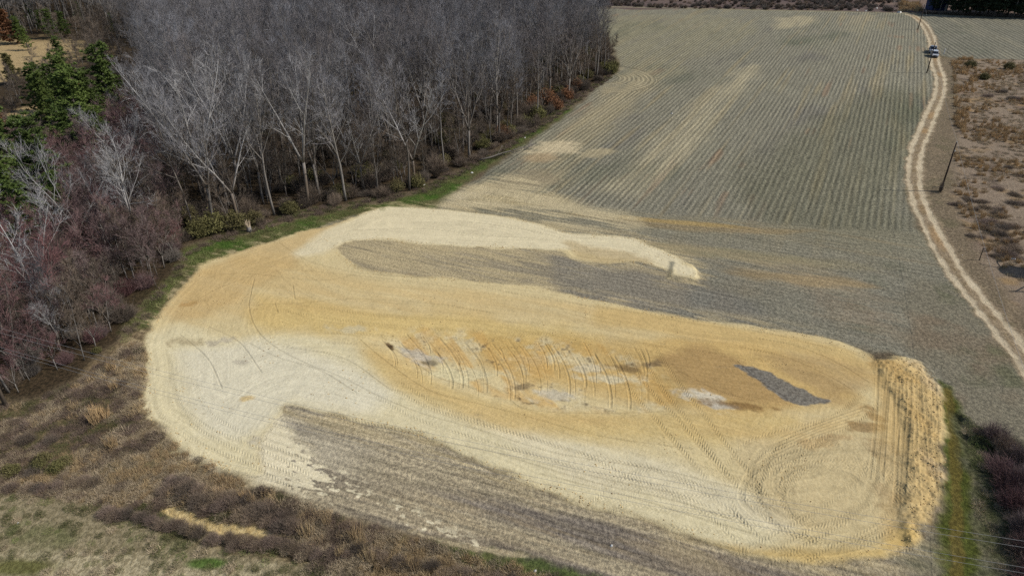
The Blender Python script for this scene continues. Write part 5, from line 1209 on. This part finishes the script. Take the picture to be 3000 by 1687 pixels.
for k2, (oy, hz, lab) in enumerate([(1.1, 8.95, "highest of the four near lines crossing the lower picture"), (.55, 8.95, "second of the four near lines crossing the lower picture"), (-1.1, 8.95, "third of the four near lines crossing the lower picture"), (0, 7.3, "lowest of the four near lines crossing the lower picture")]):
    dx = math.sin(math.radians(17)) * oy; dy = math.cos(math.radians(17)) * oy
    span((PL_[0] - dx * 0 + dx, PL_[1] + dy, hz), (PR[0] + dx, PR[1] + dy, hz - .4), 2.0, lab, None, .0095, 40)

# short post with its shadow, white marker post, leaning stake
def post(x, y, H, mat, label, name='wooden_post', r=.06, cap=None):
    o = empty(name, (x, y, 0)); tag(o, label, 'post'); mb = MB(); mb.tube([(0, 0, -.2), (0, 0, H)], [r, r * .9], 8); mb.build('shaft', mat, o)
    mb = MB(); mb.tube([(0, 0, H), (0, 0, H + .06)], [r * 1.25, r * .8], 8); mb.build('cap', cap or mat, o)
post(*G(2463, 655), 1.8, M['pole'], "short dark wooden post right of the track, below the scrub", cap=M['steel'])
post(*G(2374, 137), 1.5, M['white_paint'], "white marker post beside the two parked vehicles", 'marker_post', .12)
post(*G(2381, 138), 2.6, M['pole'], "thin dark stake behind the white marker post", 'wooden_stake', .04)
o = empty('metal_panel', (*G(2353, 488), 0), math.radians(4)); tag(o, "rusty metal gate panel standing at the foot of the dark utility pole", 'gate panel')
mb = MB(); mb.tube([(-.8, 0, .05), (-.8, 0, 1.25)], .03, 6); mb.tube([(.8, 0, .05), (.8, 0, 1.25)], .03, 6); mb.tube([(-.83, 0, 1.25), (.83, 0, 1.25)], .03, 6); mb.tube([(-.83, 0, .15), (.83, 0, .15)], .03, 6); mb.build('frame', M['steel'], o)
for k2 in range(6): mb = MB(); mb.tube([(-.57 + k2 * .228, 0, .15), (-.57 + k2 * .228, 0, 1.25)], .022, 5); mb.build('bar', M['steel'], o)
place1('vine_bush', TWB[1], PA[0] - .25, PA[1] - .3, 0, (.22, .22, .8), "dark vine climbing the foot of the tall dark utility pole", 'vine')

# guessed unseen caster outside the right edge, built to throw its shadow into view
def shadow_caster(x, y):
    o = empty('oval_shadow_caster', (x, y, 0)); tag(o, "unseen guessed vessel on a lattice stand, built to cast the dark oval shadow", 'shadow_caster')
    import bmesh
    me = bpy.data.meshes.new('shadow_caster'); bm = bmesh.new(); bmesh.ops.create_uvsphere(bm, u_segments=24, v_segments=14, radius=1); bm.to_mesh(me); bm.free(); me.materials.append(M['steel'])
    t = link('vessel', me, o, (0, 0, 4.6)); t.scale = (1.6, 1.8, 1.2); mb = MB(); mb.tube([(-1.0, 1.2, 5.2), (-1.5, 1.9, 6.0), (-1.4, 2.4, 6.4)], .07, 5); mb.tube([(-.4, 1.4, 5.3), (.2, 2.6, 5.6), (.5, 3.4, 5.4)], .07, 5); mb.build('bracket', M['steel'], o)  # arms added to break up the outline of the oval shadow
    for k2 in range(4):
        a_ = math.pi / 4 + k2 * math.pi / 2; mb = MB(); mb.tube([(2.0 * math.cos(a_), 2.0 * math.sin(a_), 0), (1.3 * math.cos(a_), 1.3 * math.sin(a_), 4.2)], .08, 6); mb.build('leg', M['steel'], o)
    for k2 in range(4):
        a_ = math.pi / 4 + k2 * math.pi / 2; b_ = a_ + math.pi / 2; mb = MB(); mb.tube([(1.7 * math.cos(a_), 1.7 * math.sin(a_), 1.6), (1.7 * math.cos(b_), 1.7 * math.sin(b_), 1.6)], .05, 5); mb.build('brace', M['steel'], o)
    mb = MB()
    A_ = [(-.4, -5.2, 5.2), (-.8, -5.0, 3.9), (-.2, -4.0, 3.1), (.6, -3.2, 1.2), (1.4, -2.4, 0)]
    for q_ in range(4): mb.tube([A_[q_], A_[q_ + 1]], .09, 5)
    mb.tube([A_[0], (1.2, -5.3, 2.6), (2.4, -5.0, 0)], .09, 5); mb.tube([A_[1], (.5, -5.2, 3.6)], .06, 5); mb.tube([A_[2], (1.2, -5.3, 2.6)], .06, 5); mb.tube([A_[3], (1.8, -5.1, 1.4)], .06, 5)
    mb.build('truss_shadow_frame', M['steel'], o).location = (-2.9, .2, 0)  # unseen frame shaped and shifted so its truss shadow falls in view
TX = G(2576, 690); shadow_caster(TX[0] + 4.4, TX[1] + .3)

def litter(px, py, s, label, mat='rock', long=1.0):
    rn_ = random.Random(int(px)); x, y = G(px, py); mb = MB(); n = 7
    pr = [(s * rn_.uniform(.7, 1.2) * math.cos(6.28 * k2 / n) * long, s * rn_.uniform(.7, 1.2) * math.sin(6.28 * k2 / n)) for k2 in range(n)]
    mb.v = [(a_, b_, 0) for a_, b_ in pr] + [(a_ * .6 + .05, b_ * .6, s * rn_.uniform(.5, .9)) for a_, b_ in pr]
    mb.f = [tuple(range(n))[::-1], tuple(range(n, 2 * n))] + [(k2, (k2 + 1) % n, n + (k2 + 1) % n, n + k2) for k2 in range(n)]
    o = mb.build('stone', M[mat], None); o.location = (x, y, -.02); tag(o, label, 'litter'); return o
litter(2073, 20, .6, "white lump left of the row of dark bushes at the field's far edge"); litter(2250, 28, .5, "pale lump behind the small far bare tree")
litter(2262, 33, .9, "largest white lump at the foot of the small dark bare tree"); litter(2156, 27, .5, "small white lump midway along the far field edge"); litter(2178, 29, .5, "white lump right of the midway one at the far edge")
litter(2205, 22, .5, "pale lump right of the row of dark bushes"); litter(45, 1315, .12, "small white scrap in the near meadow at left"); litter(1066, 466, .25, "white stone at the bend of the green verge"); litter(1187, 435, .2, "white stone in the verge near the fallen branch", long=1.2)
litter(1320, 347, .2, "white stone on the green verge near the rust shrubs"); litter(1300, 400, .15, "small pale clod beside the sandy field patch", 'wood_pale'); litter(1346, 1435, .14, "white scrap low in the ditch at the picture's bottom"); litter(1538, 1372, .13, "small white flag-like scrap near the green run")
litter(1690, 286, .25, "pale chunk on the field side below the grey tangle"); litter(2420, 642, .1, "white scrap on the bare strip right of the track")
o = empty('white_pipe', (*G(2541, 655), .1), math.radians(-50)); tag(o, "short white pipe lying in orange weeds at the right edge", 'pipe')
mb = MB(); mb.tube([(-.45, 0, .05), (.45, 0, .3)], .06, 8); mb.build('tube', M['white_paint'], o); mb = MB(); mb.tube([(.45, 0, .3), (.52, 0, .32)], .085, 8); mb.build('collar', M['white_paint'], o)

# ------------------------------------------------------------------ vehicles (nose towards -Y)
def wheel(o, x, y, r=.38):
    mb = MB(); s = 1 if x > 0 else -1; mb.tube([(x - .12 * s, y, r), (x + .1 * s, y, r)], r, 16); w1 = mb.build('wheel', M['rubber'], o)
    mb = MB(); mb.tube([(x + .1 * s, y, r), (x + .125 * s, y, r)], [r * .6, r * .55], 12); mb.build('rim', M['silver'], w1)
def vehicle(x, y, rz, paint_m, label, pickup):
    o = empty('pickup_truck' if pickup else 'parked_car', (x, y, 0), rz); tag(o, label, 'truck' if pickup else 'car')
    W_ = .98 if pickup else .93; L0, L1 = (-2.9, 2.9) if pickup else (-2.35, 2.35)
    sill, belt, roof = (.5, 1.15, 1.95) if pickup else (.38, 1.0, 1.72)
    body = MB()
    if pickup:
        body.prism([(L0, sill), (L0, .95), (L0 + .12, 1.1), (L0 + 1.3, 1.2), (.9, 1.2), (.9, 1.16), (L1, 1.16), (L1, sill)], -W_, W_)
    else:
        body.prism([(L0, sill), (L0, .75), (L0 + .15, .9), (L0 + 1.1, 1.05), (L1 - .05, 1.05), (L1, .9), (L1, sill)], -W_, W_)
    body.build('body', paint_m, o)
    c0, c1 = (L0 + 1.35, .75) if pickup else (L0 + 1.0, L1 - .15)
    f_, b_ = (.75, .2) if pickup else (.7, .45)
    cab = MB(); n = 0; bz = belt - .02; iw = .12
    cab.v = [(-W_ + .03, c0, bz), (W_ - .03, c0, bz), (W_ - .03, c1, bz), (-W_ + .03, c1, bz), (-W_ + iw + .05, c0 + f_, roof - .08), (W_ - iw - .05, c0 + f_, roof - .08), (W_ - iw - .05, c1 - b_, roof - .08), (-W_ + iw + .05, c1 - b_, roof - .08)]
    cab.f = [(0, 3, 2, 1), (4, 5, 6, 7), (0, 1, 5, 4), (1, 2, 6, 5), (2, 3, 7, 6), (3, 0, 4, 7)]; cab.build('windows', M['glass'], o)
    rf = MB(); rf.box(-W_ + iw, W_ - iw, c0 + f_ - .08, c1 - b_ + .08, roof - .08, roof, bev=.03); rf.build('roof', paint_m, o)
    for s in (-1, 1):
        pl = MB(); pl.tube([(s * (W_ - .04), c0, bz + .02), (s * (W_ - iw - .03), c0 + f_, roof - .06)], .05, 5)
        pl.tube([(s * (W_ - .04), c1, bz + .02), (s * (W_ - iw - .03), c1 - b_, roof - .06)], .05, 5)
        pl.tube([(s * (W_ - .04), (c0 + c1) / 2 + .2, bz + .02), (s * (W_ - iw - .03), (c0 + c1) / 2 + .2, roof - .06)], .04, 5); pl.build('pillar', paint_m, o)
        m_ = MB(); ms = .16 if not pickup else .24; m_.box(s * (W_ + .05) - (0 if s > 0 else ms), s * (W_ + .05) + (ms if s > 0 else 0), c0 + .25, c0 + .4, belt + .02, belt + .02 + ms * 1.2, bev=.02)
        m_.tube([(s * (W_ - .05), c0 + .35, belt + .05), (s * (W_ + .1), c0 + .33, belt + .1)], .03, 5); m_.build('mirror', M['black'], o)
        h = MB(); h.box(s * (W_ - .32) - .2, s * (W_ - .32) + .2, L0 - .03, L0 + .03, sill + .28, sill + .46, bev=.01); h.build('headlight', M['lens'], o)
    g = MB(); g.box(-W_ * .5, W_ * .5, L0 - .025, L0 + .02, sill + .2, sill + .44); g.build('grille', M['black'], o)
    bu = MB(); bu.box(-W_, W_, L0 - .12, L0 + .05, sill - .1, sill + .14, bev=.03); bu.box(-W_, W_, L1 - .05, L1 + .12, sill - .1, sill + .14, bev=.03); bu.build('bumper', M['black'], o)
    wi = MB(); wi.box(-.7, .7, c0 + .05, c0 + .1, bz + .03, bz + .06); wi.build('wiper', M['black'], o)
    if pickup: bd = MB(); bd.box(-W_ + .1, W_ - .1, 1.0, L1 - .08, 1.162, 1.18); bd.build('bed_liner', M['black'], o)
    for xx in (-W_ + .1, W_ - .1):
        for yy in (L0 + 1.0, L1 - 1.05): wheel(o, xx, yy, .42 if pickup else .36)
vx, vy = G(2349, 143.2); vehicle(vx, vy, math.radians(-24), M['silver'], "silver car facing the camera, the nearer of two vehicles on the track", False)
vx, vy = G(2344.8, 132.8); vehicle(vx, vy, math.radians(-27), M['greyblue'], "grey pickup truck with large mirrors right behind the silver car", True)

# blue building among the far pines
bx0, by0 = G(2374, 31)
o = empty('farm_building', (bx0, by0 + 6, 0), math.radians(-4)); tag(o, "blue-walled building half hidden behind the dark pines at the top right", 'building')
mb = MB(); mb.box(-3.1, 3.1, -3, 3, 0, 4.2); mb.build('wall', M['blue_wall'], o)
mb = MB(); mb.prism([(-3.4, 4.2), (0, 6.2), (3.4, 4.2), (3.4, 4.05), (-3.4, 4.05)], -3.5, 3.5); mb.build('roof', M['roofing'], o)
mb = MB(); mb.box(1.9, 2.7, -3.06, -2.9, .1, 2.3); mb.build('door', M['white_paint'], o)
mb = MB(); mb.box(-1.2, 0, -3.05, -2.9, 1.2, 2.3); w1 = mb.build('window', M['white_paint'], o)
mb = MB(); mb.box(-1.1, -.1, -3.07, -3.04, 1.3, 2.2); mb.build('pane', M['glass'], w1)
